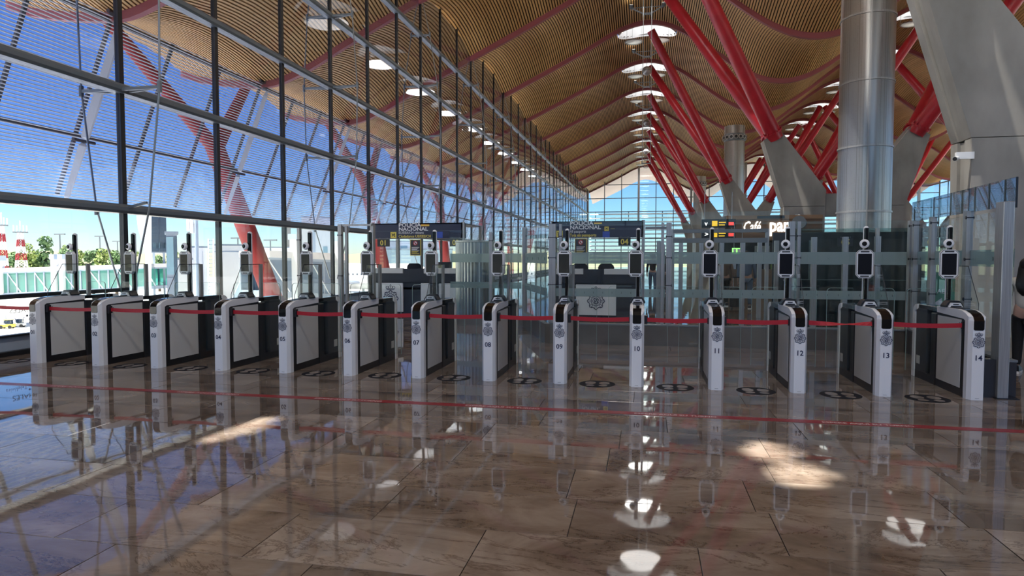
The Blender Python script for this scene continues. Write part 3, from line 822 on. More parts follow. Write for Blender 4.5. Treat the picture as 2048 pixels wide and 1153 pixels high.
def gate_parts():
    P = {}
    w_ = .088
    # front arch: leg + sloping beam as one white profile, chamfered towards the queue
    mb = MB(); ch = .028
    inner = [(-w_, FRONT)]
    n = len(FRONT)
    # side faces
    def side(x): return [(x, y, z) for y, z in FRONT]
    # width shrinks at the front edge (chamfer): points with y<.1 pull in
    vs = []
    for sgn in (-1, 1):
        for y, z in FRONT: vs.append((sgn*w_, max(y, .055) if y < .055 and z < .92 else (y+.02 if y < .1 and z >= .92 else y), z))
    fi = len(vs)
    front_idx = [0, 10, 9, 8, 7, 6]
    for sgn in (-1, 1):
        for k in front_idx:
            y, z = FRONT[k]; vs.append((sgn*(w_-ch), y, z + (.004 if k in (9,8,7) else 0)))
    fs = [tuple(range(n))[::-1], tuple(range(n, 2*n))]
    for i in range(n):
        j = (i+1) % n
        if i in (0,1,2,3,4,5): fs.append((i, j, n+j, n+i))        # bottom, inner side, under beam, rear end, top
    m = len(front_idx)
    for s in range(2):
        base = fi + s*m
        for a in range(m-1):
            k0, k1 = front_idx[a], front_idx[a+1]
            q = (s*n+k0, s*n+k1, base+a+1, base+a)
            fs.append(q if s == 0 else q[::-1])
    for a in range(m-1): fs.append((fi+a, fi+a+1, fi+m+a+1, fi+m+a))
    fs.append((0, fi, fi+m, n)); fs.append((6, n+6, fi+2*m-1, fi+m-1))
    P['front_arch'] = MB().add(vs, fs).mesh('front_arch', M['white'])
    P['side_frame'] = MB().box(-.081,.081,.128,.865,.0,.926).mesh('side_frame', M['black'])
    P['side_panel'] = MB().box(-.084,.084,.225,.845,.095,.888,0).mesh('side_panel', M['panel'])
    P['panel_lock'] = MB().tube((-.0865,.26,.845),(.0865,.26,.845),.011,n=10).mesh('panel_lock', M['steel_dark'])
    # black curved reader glass over the front corner
    prof = [(-.0016,.79),(-.0016,.893),(.026,.938),(.086,.9715),(.21,.999),(.33,1.0035)]
    vs = []
    hw = .052
    prof2 = [(-.0016,.80)]+prof[1:]
    for k,(y,z) in enumerate([(-.0018,.79),(-.0018,.80)]+prof[1:]):
        h = hw-.012 if k == 0 else hw
        vs += [(-h,y,z),(h,y,z)]
    fs = [(2*i,2*i+1,2*i+3,2*i+2) for i in range(len(vs)//2-1)]
    mb = MB().add(vs, fs)
    mb.add([(x, y+.006, z-.004) for x,y,z in vs], [f[::-1] for f in fs])
    P['reader_glass'] = mb.mesh('reader_glass', M['gloss_black'])
    P['police_emblem'] = put2d(MB(), EMB, (0,-.0012,.655), (.178,0,0), (0,0,.178)).mesh('police_emblem', M['navy'])
    P['foot_plate'] = MB().box(-.02,.02,-.001,.004,.018,.021).mesh('maker_plate', M['charcoal'])
    P['door_post'] = MB().box(-.086,.086,.872,1.03,0,.905,.008).mesh('door_post', M['black'])
    P['top_strip'] = MB().box(-.075,.075,.86,1.45,.93,.985,.006).mesh('top_strip', M['gloss_black'])
    P['side_board'] = MB().box(-.078,.078,1.17,1.50,.10,.93).mesh('rear_side_board', M['charcoal'])
    P['plinth'] = MB().box(-.08,.08,.87,1.50,0,.10).mesh('plinth', M['black'])
    P['rear_glass'] = MB().box(-.006,.006,1.03,1.17,.10,.93).mesh('rear_glass', M['glass'])
    rear = [(1.60,0),(1.52,0),(1.52,.89),(1.46,.915),(1.46,.985),(1.52,.975),(1.575,.94),(1.594,.90)]
    P['rear_arch'] = MB().prism(rear, 'x', -w_, w_).mesh('rear_arch', M['white'])
    P['label'] = MB().box(-.0795,.0795,1.36,1.47,.19,.30).mesh('notice_label', M['panel'])
    # glass screen with a raked front edge on the right-hand side
    sc = [(.20,1.0),(.20,1.075),(.47,1.50),(.93,1.50),(.93,1.0)]
    P['glass_screen'] = MB().prism(sc, 'x', .072, .080).mesh('glass_screen', M['glass'])
    e = MB()
    for p, q in zip(sc[:-1], sc[1:-1]): e.bar((.076,*p),(.076,*q),.009,.004,(1,0,0))
    P['glass_edge'] = e.mesh('screen_edge', M['charcoal'])
    P['screen_post'] = MB().box(.055,.085,.925,.99,.985,1.50).mesh('screen_post', M['steel'])
    # pole, tablet, camera, document reader
    P['pole'] = MB().box(-.022,.022,.755,.80,1.0,1.975,.006).mesh('pole', M['gloss_black'])
    P['pole_back'] = MB().box(-.026,.026,.80,.822,1.0,1.985,.005).ball((0,.79,1.975),.028,12,8,(1,1,.9)).mesh('pole_back', M['white'])
    R = Matrix.Translation((-.025,.735,0)) @ Matrix.Rotation(math.radians(-12),4,'Z')
    def octo(wd, z0, z1, c): return [(-wd+c,z0),(wd-c,z0),(wd,z0+c*1.1),(wd,z1-c*1.1),(wd-c,z1),(-wd+c,z1),(-wd,z1-c*1.1),(-wd,z0+c*1.1)]
    b = MB().prism(octo(.100,1.345,1.70,.038), 'y', -.032, .012); P['tablet_case'] = b.xf(R).mesh('tablet_case', M['white'])
    b = MB()
    o1 = octo(.096,1.349,1.696,.036); o2 = octo(.091,1.354,1.691,.034)
    for i in range(8):
        j = (i+1)%8; b.add([(o1[i][0],-.0335,o1[i][1]),(o1[j][0],-.0335,o1[j][1]),(o2[j][0],-.0335,o2[j][1]),(o2[i][0],-.0335,o2[i][1])],[(0,1,2,3)])
    b.box(-.048,.048,-.0345,-.03,1.668,1.684); b.box(-.048,.048,-.0345,-.03,1.361,1.377)
    P['tablet_trim'] = b.xf(R).mesh('tablet_trim', M['black'])
    P['tablet_screen'] = MB().box(-.076,.076,-.035,-.03,1.392,1.652).xf(R).mesh('tablet_screen', M['screen'])
    P['tablet_bracket'] = MB().box(-.03,.03,.0,.03,1.48,1.56).xf(R).mesh('tablet_bracket', M['black'])
    Rc = Matrix.Translation((-.035,.725,1.775)) @ Matrix.Rotation(math.radians(-16),4,'Z')
    b = MB().lathe([(.001,.02),(.050,.02),(.056,.01),(.056,-.006),(.046,-.020),(.026,-.024)], 24, axis='y')
    P['camera_disc'] = b.xf(Rc).mesh('camera_disc', M['white'], 'auto')
    b = MB().lathe([(.028,-.018),(.028,-.034),(.020,-.040),(.001,-.040)], 20, axis='y'); b.box(-.016,.016,.018,.045,-.014,.014)
    P['camera_lens'] = b.xf(Rc).mesh('camera_lens', M['gloss_black'], 'auto')
    hood = [(-.098,0),(.098,0),(.098,.018),(.062,.072),(.045,.082),(-.045,.082),(-.062,.072),(-.098,.018)]
    P['reader_hood'] = MB().prism(hood, 'y', .60, .75).xf(Matrix.Translation((0,0,1.0))).mesh('reader_hood', M['black'])
    mouth = [(-.078,.004),(.078,.004),(.05,.058),(-.05,.058)]
    P['reader_mouth'] = MB().prism(mouth, 'y', .57, .602).xf(Matrix.Translation((0,0,1.0))).mesh('reader_mouth', M['white'])
    P['reader_slot'] = MB().box(-.055,.055,.555,.572,1.006,1.022).box(-.03,.03,.566,.571,1.034,1.045).mesh('reader_slot', M['black'])
    P['reader_base'] = MB().box(-.06,.06,.36,.60,.998,1.008).mesh('reader_base', M['black'])
    # glass flap leaves, closed across the lanes
    def leaf(x0, x1, r=.05):
        pts = [(x0,.17),(x1,.17)]; s = 1 if x1 > x0 else -1
        for i in range(5):
            a = PI/2*i/4; pts.append((x1 - s*r + s*r*math.cos(a), 1.21 - r + r*math.sin(a)))
        pts.append((x0,1.21)); return pts
    P['leaf_right'] = MB().prism(leaf(.087,.40), 'y', .945, .957).mesh('door_leaf', M['glass'])
    P['leaf_left'] = MB().prism(leaf(-.087,-.40), 'y', .945, .957).mesh('door_leaf', M['glass'])
    def edge(l):
        e = MB()
        for p, q in zip(l[1:], l[2:]): e.bar((p[0],.951,p[1]),(q[0],.951,q[1]),.004,.013,(0,1,0))
        return e
    P['edge_right'] = edge(leaf(.087,.40)).mesh('leaf_edge', M['glass_edge']); P['edge_left'] = edge(leaf(-.087,-.40)).mesh('leaf_edge', M['glass_edge'])
    P['belt_case'] = MB().box(.081,.125,.14,.21,.77,.88,.006).mesh('belt_cassette', M['black'])
    P['belt_clip'] = MB().box(-.10,-.081,.155,.195,.785,.865).mesh('belt_clip', M['black'])
    return P
GP = gate_parts()
GATES = []
def gates():
    lab = {k: f'{NUMW[k]} from the glass facade' for k in range(14)}; lab[0] = 'next to the glass facade'; lab[13] = 'last, beside the steel end post'
    for i, x in enumerate(GX):
        num = f'{i+1:02d}'
        g = thing('passport_gate', f'white passport e-gate numbered {num} with tablet pole' + (f', {lab[i]}' if i in lab else ''), 'passport gate', (x, GY, 0), 0, 'row of passport e-gates')
        for nm in ('front_arch','side_frame','side_panel','panel_lock','reader_glass','police_emblem','maker:foot_plate','door_post','top_strip','side_board','plinth','rear_glass','rear_arch','label','glass_screen','screen_post','pole','pole_back','tablet_case','camera_disc','reader_hood','belt_case','belt_clip'):
            k = nm.split(':')[-1]; me = GP[k]
            if k == 'belt_case' and i == 13: continue
            o = link(me.name, me, g)
            if k == 'tablet_case':
                for s in ('tablet_trim','tablet_screen','tablet_bracket'): link(GP[s].name, GP[s], o)
            if k == 'camera_disc': link('camera_lens', GP['camera_lens'], o)
            if k == 'reader_hood':
                for s in ('reader_mouth','reader_slot','reader_base'): link(GP[s].name, GP[s], o)
            if k == 'glass_screen': link('screen_edge', GP['glass_edge'], o)
        text('lane_number', num, .084, (0,-.0012,.45), UX, UZ, M['navy'], g, align='CENTER', bold=.0012)
        if i < 13: l = link('door_leaf', GP['leaf_right'], g); link('leaf_edge', GP['edge_right'], l)
        if i > 0: l = link('door_leaf', GP['leaf_left'], g); link('leaf_edge', GP['edge_left'], l)
        GATES.append(g)
gates()
def belts():
    ends = [(XW+.05)] + GX
    for i in range(14):
        xa = (XW+.06) if i == 0 else GX[i-1]+.125
        xb = GX[i]-.10
        za, zb = (.845 if i == 0 else .825), .825
        n = 10; mb = MB(); vs = []
        for k in range(n+1):
            f = k/n; x = xa+(xb-xa)*f; z = za+(zb-za)*f - .012*math.sin(PI*f); y = GY+.175
            tw = 0
            if i == 12: tw = PI/2*max(0, 1-abs(f-.62)/.5)     # this belt is twisted edge-on
            h = .0265
            dy, dz = h*math.sin(tw), h*math.cos(tw)
            vs += [(x,y-dy,z-dz),(x,y+dy,z+dz),(x,y+dy+.0015,z+dz),(x,y-dy+.0015,z-dz)]
        fs = []
        for k in range(n):
            a = 4*k
            for j in range(4): fs.append((a+j, a+(j+1)%4, a+4+(j+1)%4, a+4+j))
        mb.add(vs, fs)
        lab = 'red barrier belt from the glass facade to gate 01' if i == 0 else f'red barrier belt{", twisted edge-on," if i==12 else ""} between the {NUMW[i-1]} and {NUMW[i]} gate from the facade'
        tag(mb.build('barrier_belt', M['belt'], None), lab, 'belt', 'red barrier belts across the lanes')
belts()
def stickers():
    xs = [-9.55,-8.49,-7.45,-6.42,-5.41,-4.41,-3.45,-2.48,-1.52,-.58,.38,1.32,2.25,3.16]
    ys = [8.27,8.27,8.25,8.24,8.23,8.23,8.27,8.28,8.26,8.25,8.22,8.19,8.15,8.14]
    disc = MB().lathe([(.001,.0012),(.225,.0012),(.226,0)], 40).mesh('disc', M['sticker'])
    def oval(cx, cy, rx, ry, n=20): return [(cx+rx*math.cos(2*PI*i/n), cy+ry*math.sin(2*PI*i/n)) for i in range(n)]
    def shoe(s):
        mb = MB(); mb.prism(oval(s*.088,.055,.068,.095), 'z', .0012, .0018); me1 = mb.mesh('sole_print', M['foot'])
        mb = MB(); mb.prism(oval(s*.080,-.105,.056,.050), 'z', .0012, .0018); return me1, mb.mesh('heel_print', M['foot'])
    sh = [shoe(-1), shoe(1)]
    for i, (x, y) in enumerate(zip(xs, ys)):
        t = thing('floor_sticker', f'round dark footprint floor sticker just left of the {NUMW[i]} gate from the facade', 'floor sticker', (x,y-.02,.0006), 0, 'footprint stickers on the floor')
        link('disc', disc, t)
        for a, b in sh: link('sole_print', a, t); link('heel_print', b, t)
stickers()
def waiting_line():
    t = thing('waiting_line', 'long dark red floor tape with repeated white lettering before the gates', 'floor line', (-2,6.74,.0006))
    MB().box(-8.1,11,-.062,.062,0,.0011).build('tape', M['line_red'], t)
    for x in (-9.05,-7.25,-5.45,-3.67,-1.893,-.096,1.70,3.50):
        put2d(MB(), text_geo('ESPERE AQU\u00cd SU TURNO', .074, 1.0, 'LEFT', .0006), (x+2,-.028,.0014), UX, UY).build('white_lettering', M['tape_white'], t)
waiting_line()
# ------------------------------------------------------------------ glass partitions behind the gates
def pane_with_bands(t, p, q, z0, z1, bands, m='glass', th=.012):
    p, q = Vector(p), Vector(q); d = (q-p); Ln = d.length; ang = math.atan2(d.y, d.x)
    X = Matrix.Translation((p.x,p.y,0)) @ Matrix.Rotation(ang,4,'Z')
    o = MB().box(.01,Ln-.01,-th/2,th/2,z0,z1).xf(X).build('glass_pane', M[m], t)
    for a, b, ticks in bands:
        f = MB().box(.02,Ln-.02,-th/2-.002,-th/2-.0005,a,b).xf(X).build('frosted_band', M['frost'], o)
        tk = MB(); x = .22; n = 0
        while x < Ln-.1:
            if (b-a) > .18 and n % 4 == 2:
                for r in ((.02,.03),):
                    for k in range(4):
                        an = PI/4+PI/2*k; tk.bar((x,-th/2-.003,(a+b)/2-.01),(x+.035*math.cos(an),-th/2-.003,(a+b)/2-.01+.035*math.sin(an)),.002,.010,(0,1,0))
            else: tk.box(x-.003,x+.003,-th/2-.0035,-th/2-.0022,(a+b)/2-ticks/2,(a+b)/2+ticks/2)
            x += .17; n += 1
        if tk.v: tk.xf(X).build('etched_tick', M['charcoal'] if ticks < .05 else M['glass_edge'], o)
def post(t, x, y, z1, w_=.07, d_=.10, rz=0, clamps=(), z0=0, m='steel'):
    o = MB().box(-w_/2,w_/2,-d_/2,d_/2,0,z1-z0).xf(Matrix.Translation((x,y,z0))@Matrix.Rotation(rz,4,'Z')).build('post', M[m], t)
    for z in clamps:
        MB().tube((-w_/2-.012,-d_/2+.02,z),(w_/2+.012,-d_/2+.02,z),.022,n=10).xf(Matrix.Translation((x,y,0))@Matrix.Rotation(rz,4,'Z')).build('clamp', M['black'], o)
    return o
BANDS = [(1.49,1.70,.13),(.88,1.03,.035)]
def partitions():
    # main run facing the gates
    t = thing('glass_partition', 'long straight glass partition with frosted bands on a steel base behind gates 09 to 13', 'glass partition', (0,0,0))
    y = 12.1
    xs = [-1.70,.42,2.50,4.42]
    MB().box(-1.74,4.45,y-.06,y+.06,0,.36).build('steel_base', M['steel_base'], t)
    MB().box(-1.74,4.45,y-.075,y+.075,.36,.385).build('base_trim', M['steel_dark'], t)
    for a, b in zip(xs, xs[1:]): pane_with_bands(t, (a+.04,y,0), (b-.04,y,0), .40, 2.23, BANDS)
    for i, x in enumerate(xs):
        post(t, x, y, 2.23, .09 if i else .13, .12, 0, (1.98,1.6,1.1), .385)
    post(t, 2.62, y+.02, 2.23, .05, .08, 0, (1.98,1.6,1.1), .385); post(t, -1.55, y+.02, 2.23, .05,.08,0,(2.0,1.6,1.1),.385)
    post(t, .31, y+.02, 2.23, .05, .08, 0, (), .385)
    MB().box(-.0,.46,y-.03,y+.03,2.12,2.16).build('top_rail', M['steel_dark'], t)
    # rise glass above the posts
    for a, b in ((-1.6,.38),(.48,2.45)): MB().box(a,b,y-.006,y+.006,2.24,2.42).build('upper_pane', M['glass'], t)
    # oblique run to the left
    t = thing('glass_partition', 'oblique glass partition on a bluish steel base running back behind gate 08', 'glass partition', (0,0,0))
    p, q = Vector((-1.78,12.02,0)), Vector((-2.72,14.75,0))
    ang = math.atan2(q.y-p.y, q.x-p.x); Ln = (q-p).length
    MB().box(0,Ln,-.05,.05,0,.36).xf(Matrix.Translation(p)@Matrix.Rotation(ang,4,'Z')).build('steel_base', M['steel_base'], t)
    pane_with_bands(t, q, p, .38, 2.25, BANDS); post(t, q.x, q.y, 2.30, .10, .10, ang, (2.1,1.6,1.1))
    pane_with_bands(t, (-2.78,14.8,0), (-4.6,15.0,0), .2, 2.25, BANDS)
    post(t, -3.55, 14.9, 2.2, .07, .07, 0, (2.0,)); MB().box(-4.6,-2.72,14.86,14.94,0,.2).build('steel_base', M['steel_base'], t)
    # run at the left beside the first booth
    t = thing('glass_partition', 'glass partition with tall steel posts between the facade and the first police booth', 'glass partition', (0,0,0))
    xs = [-10.1,-7.62,-6.62]
    for a, b in zip(xs, xs[1:]): pane_with_bands(t, (a+.04,13.4,0), (b-.04,13.4,0), .05, 2.30, [])
    post(t,-7.62,13.4,2.27,.06,.10,0,(2.0,1.2)); post(t,-6.62,13.4,2.34,.08,.12,0,(2.1,1.2)); post(t,-6.50,13.45,2.32,.05,.08,0,())
    post(t,-5.90,13.5,2.34,.07,.12,0,())
    MB().box(-6.66,-5.88,13.37,13.43,2.30,2.34).build('top_rail', M['steel'], t)
    # right-hand run coming back towards the queue
    t = thing('glass_partition', 'tall glass partition on steel posts running back at the right behind gate 14', 'glass partition', (0,0,0))
    p, q = Vector((4.13,8.42,0)), Vector((4.36,12.0,0))
    ang = math.atan2(q.y-p.y, q.x-p.x); Ln = (q-p).length; X = Matrix.Translation(p)@Matrix.Rotation(ang,4,'Z')
    MB().box(0,Ln,-.06,.06,0,.40).xf(X).build('kerb', M['granite'], t)
    MB().box(0,Ln,-.07,.07,.40,.425).xf(X).build('base_trim', M['steel_dark'], t)
    st = [0, .36, .72, 1.0]
    for a, b in zip(st, st[1:]):
        pa, pb = p.lerp(q,a), p.lerp(q,b)
        pane_with_bands(t, pa, pb, .44, 2.16, [(1.49,1.70,.0)])
        u = MB().box(.005,(pb-pa).length-.005,-.006,.006,2.20,2.52).xf(Matrix.Translation(pa)@Matrix.Rotation(ang,4,'Z')).build('upper_pane', M['glass_mirror'], t)
        e = MB(); L2 = (pb-pa).length
        e.box(-.004,.012,-.009,.009,2.17,2.52).xf(Matrix.Translation(pa)@Matrix.Rotation(ang,4,'Z')).build('pane_edge', M['black'], u)
    for k, f in enumerate(st[1:]):
        r = p.lerp(q, f); post(t, r.x-.01, r.y, 2.22, .075, .13, ang-PI/2, (2.13,1.58,1.05), .42)
    r = p.lerp(q,.93); post(t, r.x-.02, r.y, 2.2, .075, .10, ang-PI/2, (2.13,1.58,1.05), .42)
    t = thing('end_post', 'broad brushed steel end post right of gate 14', 'post', (3.985,8.33,0))
    MB().box(-.055,.055,-.07,.11,0,2.23,.006).build('post_shaft', M['steel'], t); MB().box(-.075,.16,-.09,.12,0,.012).build('foot_plate', M['black'], t)
    MB().box(-.28,-.055,-.02,.10,0,.44).build('granite_filler', M['granite'], t)
    # second, farther screens seen through the first
    t = thing('glass_partition', 'farther run of narrow steel posts and glass in the middle of the hall beyond the booths', 'glass partition', (0,0,0))
    k = 0
    for x0, y0, x1, y1, n in ((.35,17.6,.62,23.0,6),(.9,17.2,2.4,17.2,4),(2.55,18.2,4.2,18.0,5),(3.6,15.2,5.4,14.9,4)):
        for i in range(n):
            f = i/(n-1); post(t, x0+(x1-x0)*f, y0+(y1-y0)*f, 2.05, .10, .12, 0, (1.7,) )
        pane_with_bands(t, (x0,y0,0), (x1,y1,0), .1, 2.0, [(1.45,1.62,0)] if n != 6 else [(.75,.9,0)])
    MB().box(.55,2.35,13.5,13.62,2.10,2.17).build('door_header', M['steel_dark'], t); MB().box(.55,2.35,13.5,13.62,1.90,1.99).build('door_header', M['steel_dark'], t)
    post(t,.55,13.56,2.17,.06,.10); post(t,2.35,13.56,2.17,.06,.10)
M['steel_base'] = noise_col(mat('satin_steel_base', (.2,.18,.15), .30, .75), (.19,.165,.14), (.27,.24,.205), 1.2, 3)
M['glass_mirror'] = glass('reflective_upper_glass', (.6,.68,.72), .22, .8)
partitions()

# ------------------------------------------------------------------ police booths
def walker_icon(t, x, y, z, s):
    sq = MB().box(x-s/2,x+s/2,y-.004,y,z-s/2,z+s/2).build('yellow_pictogram', M['yellow'], t)
    g = MB(); yy = y-.006
    def b(a, c, w_): g.bar((x+a[0]*s,yy,z+a[1]*s),(x+c[0]*s,yy,z+c[1]*s),.002,w_*s,(0,0,1) if abs(a[0]-c[0])>abs(a[1]-c[1]) else (1,0,0))
    b((-.30,.25),(-.05,.05),.12); b((-.05,.05),(.25,.10),.12); b((-.05,.05),(-.25,-.2),.12); b((.05,.05),(.25,-.28),.12); b((.1,.3),(.2,.15),.14)
    g.build('arrival_symbol', M['black'], sq)
def booth(x0, x1, Y, lines, label, nums, hdr=(2.13,2.55), white_panels=(), emb=(), cat='booth'):
    cx = (x0+x1)/2; t = thing('police_booth', label, 'booth', (cx, Y, 0)); W = (x1-x0)/2
    z0, z1 = hdr
    MB().box(-W,W,0,.35,z0,z1).build('header', M['sign_navy'], t)
    MB().box(-W,W,-.003,0,z0+.205,z0+.209).build('header_seam', M['steel_dark'], t)
    for s in (-1,1): MB().box(s*W-.04,s*W+.04,0,.08,0,z1+.02).build('post', M['steel'], t); MB().box(s*W-.04,s*W+.04,1.9,1.98,0,z1).build('post', M['steel'], t)
    MB().box(-W,W,.0,2.0,z1-.03,z1).build('roof', M['sign_navy'], t)
    for s in (-1,1): MB().box(s*W-.006,s*W+.006,.1,1.9,.05,z0).build('side_glass', M['glass_lo'], t)
    # counter
    MB().box(-W+.05,W-.05,.02,.10,.93,1.30).build('counter_front', M['counter_navy'], t)
    MB().box(-W+.05,W-.05,.10,.75,.72,.78).build('counter_top', M['counter_navy'], t)
    for a, b in ((-W+.05,-W*.30),(W*.16,W*.85)): MB().box(a,b,-.02,.12,1.17,1.315,.01).build('pass_ledge', M['panel'], t)
    MB().box(-W+.05,W-.05,.10,.16,.02,.93).build('lower_panel', M['counter_navy'], t)
    for a, b in white_panels: MB().box(a,b,.04,.10,.10,.90,.012).build('white_panel', M['white'], t)
    for x in emb: put2d(MB(), EMB, (x,.035,.47), (.62,0,0), (0,0,.62)).build('police_emblem', M['navy'], t)
    return t, W
def office_chair(x, y, rz, lab):
    t = thing('office_chair', lab, 'chair', (x,y,0), rz, 'office chairs behind the police counters')
    MB().prism([(-.17,.98),(.17,.98),(.20,1.06),(.195,1.36),(.14,1.42),(-.14,1.42),(-.195,1.36),(-.20,1.06)],'y',-.02,.02).build('backrest', M['mesh_fab'], t)
    fr = MB(); o = [(-.17,.98),(.17,.98),(.20,1.06),(.195,1.36),(.14,1.42),(-.14,1.42),(-.195,1.36),(-.20,1.06)]
    for a, b in zip(o, o[1:]+o[:1]): fr.tube((a[0],0,a[1]),(b[0],0,b[1]),.022,n=6)
    fr.build('back_frame', M['black'], t)
    MB().box(-.24,.24,.02,.5,.62,.70,.03).build('seat', M['mesh_fab'], t)
    MB().tube((0,.26,.12),(0,.26,.62),.03,n=8).build('column', M['steel_dark'], t)
    MB().bar((0,.02,1.1),(0,.1,.64),.05,.03).build('back_support', M['black'], t)
    for s in (-1,1): MB().box(s*.27-.025,s*.27+.025,.1,.38,.86,.90).box(s*.27-.015,s*.27+.015,.2,.24,.64,.86).build('armrest', M['black'], t)
    for k in range(5):
        a = 2*PI*k/5+.3; l = MB().bar((0,.26,.11),(.28*math.cos(a),.26+.28*math.sin(a),.08),.04,.03).build('base_leg', M['black'], t)
        MB().ball((.28*math.cos(a),.26+.28*math.sin(a),.035),.035,8,6).build('castor', M['black'], l)
def plate(s, x, Y, z, w_, h, lab, size=None):
    t = thing('number_plate', lab, 'sign', (x,Y,z), 0, 'yellow number plates of the booths')
    MB().box(-w_/2,w_/2,-.01,.01,-h,0).build('plate', M['black'], t)
    text('number', s, size or h*.95, (0,-.012,-h*.83), UX, UZ, M['yellow'], t, align='CENTER', bold=.004)
    for sx in (-1,1): MB().tube((sx*w_*.3,0,0),(sx*w_*.3,0,.03),.006,n=6).build('hanger', M['steel_dark'], t)
def booths():
    BY = 17.0
    t, W = booth(-7.47,-4.84,BY,None,'left police booth with a navy header reading POLICIA NACIONAL for EU citizens',None,
                 white_panels=((-1.25,-.42),(.10,.36),(.62,1.22)), emb=(-.78,))
    x0 = -7.47+W
    text('white_lettering','POLIC\u00cdA',.135,(-6.67-x0,-.002,2.455),UX,UZ,M['white_print'],t,sx=1.30,bold=.003)
    text('white_lettering','NACIONAL',.135,(-6.67-x0,-.002,2.345),UX,UZ,M['white_print'],t,sx=1.22,bold=.003)
    MB().box(-6.02-x0,-5.78-x0,-.004,0,2.475,2.50).build('flag_bar', M['yellow'], t)
    MB().box(-6.02-x0,-5.78-x0,-.004,0,2.50,2.515).box(-6.02-x0,-5.78-x0,-.004,0,2.462,2.475).build('flag_edge', M['orange'], t)
    text('white_lettering','EU/EEA/CH citizens',.10,(-6.67-x0,-.002,2.255),UX,UZ,M['white_print'],t,sx=.90)
    text('yellow_lettering','Ciudadanos UE/EEE/CH',.105,(-6.67-x0,-.002,2.155),UX,UZ,M['yellow'],t,sx=.92,bold=.002)
    walker_icon(t,-6.82-x0,0,2.225,.17)
    MB().box(-5.62-x0,-5.40-x0,-.004,0,2.14,2.31).build('blue_pictogram', M['blue_print'], t)
    t, W = booth(-2.40,-.05,BY,None,'right police booth with a navy header reading POLICIA NACIONAL for all passports',None,
                 white_panels=((-.55,.50),), emb=(-.02,))
    x0 = -2.40+W
    text('white_lettering','POLIC\u00cdA',.135,(-1.93-x0,-.002,2.455),UX,UZ,M['white_print'],t,sx=1.22,bold=.003)
    text('white_lettering','NACIONAL',.135,(-1.93-x0,-.002,2.345),UX,UZ,M['white_print'],t,sx=1.15,bold=.003)
    MB().box(-1.30-x0,-1.10-x0,-.004,0,2.475,2.50).build('flag_bar', M['yellow'], t); MB().box(-1.30-x0,-1.10-x0,-.004,0,2.50,2.515).build('flag_edge', M['orange'], t)
    text('white_lettering','All passports',.10,(-1.93-x0,-.002,2.255),UX,UZ,M['white_print'],t,sx=.80)
    text('yellow_lettering','Tots els passaports',.105,(-1.93-x0,-.002,2.155),UX,UZ,M['yellow'],t,sx=.84,bold=.002)
    walker_icon(t,-2.20-x0,0,2.225,.17)
    MB().box(-1.08-x0,-.90-x0,-.004,0,2.13,2.28).build('blue_pictogram', M['blue_print'], t)
    walker_icon(t,-.98-x0,0,2.35,.11)
    MB().bar((-.88-x0,-.004,2.35),(-.77-x0,-.004,2.35),.02,.004).build('arrow', M['yellow'], t)
    plate('01',-7.10,BY-.03,2.12,.36,.21,'yellow 01 number plate hanging under the left booth header')
    plate('02',-5.02,BY-.03,2.12,.34,.21,'yellow 02 number plate at the right end of the left booth header')
    plate('04',-.52,BY-.03,2.12,.31,.21,'yellow 04 number plate hanging under the right booth header')
    plate('05',4.62,16.6,2.07,.33,.20,'yellow 05 number plate on the teal glass booth right of centre')
    plate('06',6.45,16.6,2.06,.30,.19,'yellow 06 number plate seen through the right-hand partition')
    for x, lab in ((-6.16,'dark no-phone notice board hanging under the left booth header'),(-1.64,'dark no-phone notice board hanging under the right booth header')):
        t = thing('notice_board', lab, 'sign', (x,BY-.05,2.10), 0, 'no-phone notices')
        MB().box(-.155,.155,-.012,.012,-.44,0).build('frame', M['yellow'], t); MB().box(-.14,.14,-.014,.014,-.425,-.015).build('board', M['charcoal'], t)
        MB().lathe([(.045,-.016),(.065,-.016)],20,(0,0,-.10),'y').build('red_ring', M['belt'], t); MB().lathe([(.001,-.0155),(.05,-.0155)],20,(0,0,-.10),'y').build('white_disc', M['white_print'], t)
        MB().bar((-.045,-.017,-.055),(.045,-.017,-.145),.002,.014,(0,0,1)).bar((-.02,-.017,-.08),(.015,-.017,-.13),.002,.03,(1,0,0)).build('crossed_phone', M['belt'], t)
        for i in range(7): MB().box(-.11,.11-(i%3)*.03,-.0155,-.014,-.21-.028*i-.012,-.21-.028*i).build('printed_line', M['white_print'] if i < 4 else M['yellow'], t)
        for sx in (-1,1): MB().tube((sx*.1,0,0),(sx*.1,0,.06),.006,n=6).build('hanger', M['steel_dark'], t)
    office_chair(-6.45,BY+.62,0,'dark mesh office chair behind the left police counter')
    office_chair(-1.02,BY+.62,.2,'dark mesh office chair behind the left part of the right police counter')
    office_chair(-1.72,BY+.62,0,'dark mesh office chair left of the other behind the right police counter')
    for x, lab in ((-5.55,'dark flat monitor on the left police counter'),):
        t = thing('monitor', lab, 'monitor', (x,BY+.45,.78))
        MB().box(-.26,.26,0,.04,.36,.70).build('screen_case', M['black'], t); MB().box(-.03,.03,.0,.05,.02,.36).build('stand', M['black'], t); MB().box(-.12,.12,-.06,.12,0,.02).build('foot', M['black'], t)
    # third booth, dark teal glass
    t = thing('police_booth', 'dark teal glass booth behind the partition at the right, under the air duct', 'booth', (5.4,16.9,0))
    for a, b in ((-1.9,-.05),(.05,1.9)): MB().box(a,b,-.01,.01,.05,2.3).build('front_glass', M['glass_teal'], t)
    for x in (-1.9,0,1.9): MB().box(x-.035,x+.035,-.05,.05,0,2.3).build('post', M['steel'], t)
    MB().box(-1.9,1.9,.3,.4,0,1.05).build('counter_front', M['counter_navy'], t); MB().box(-1.9,1.9,.4,.95,1.0,1.05).build('counter_top', M['steel_dark'], t)
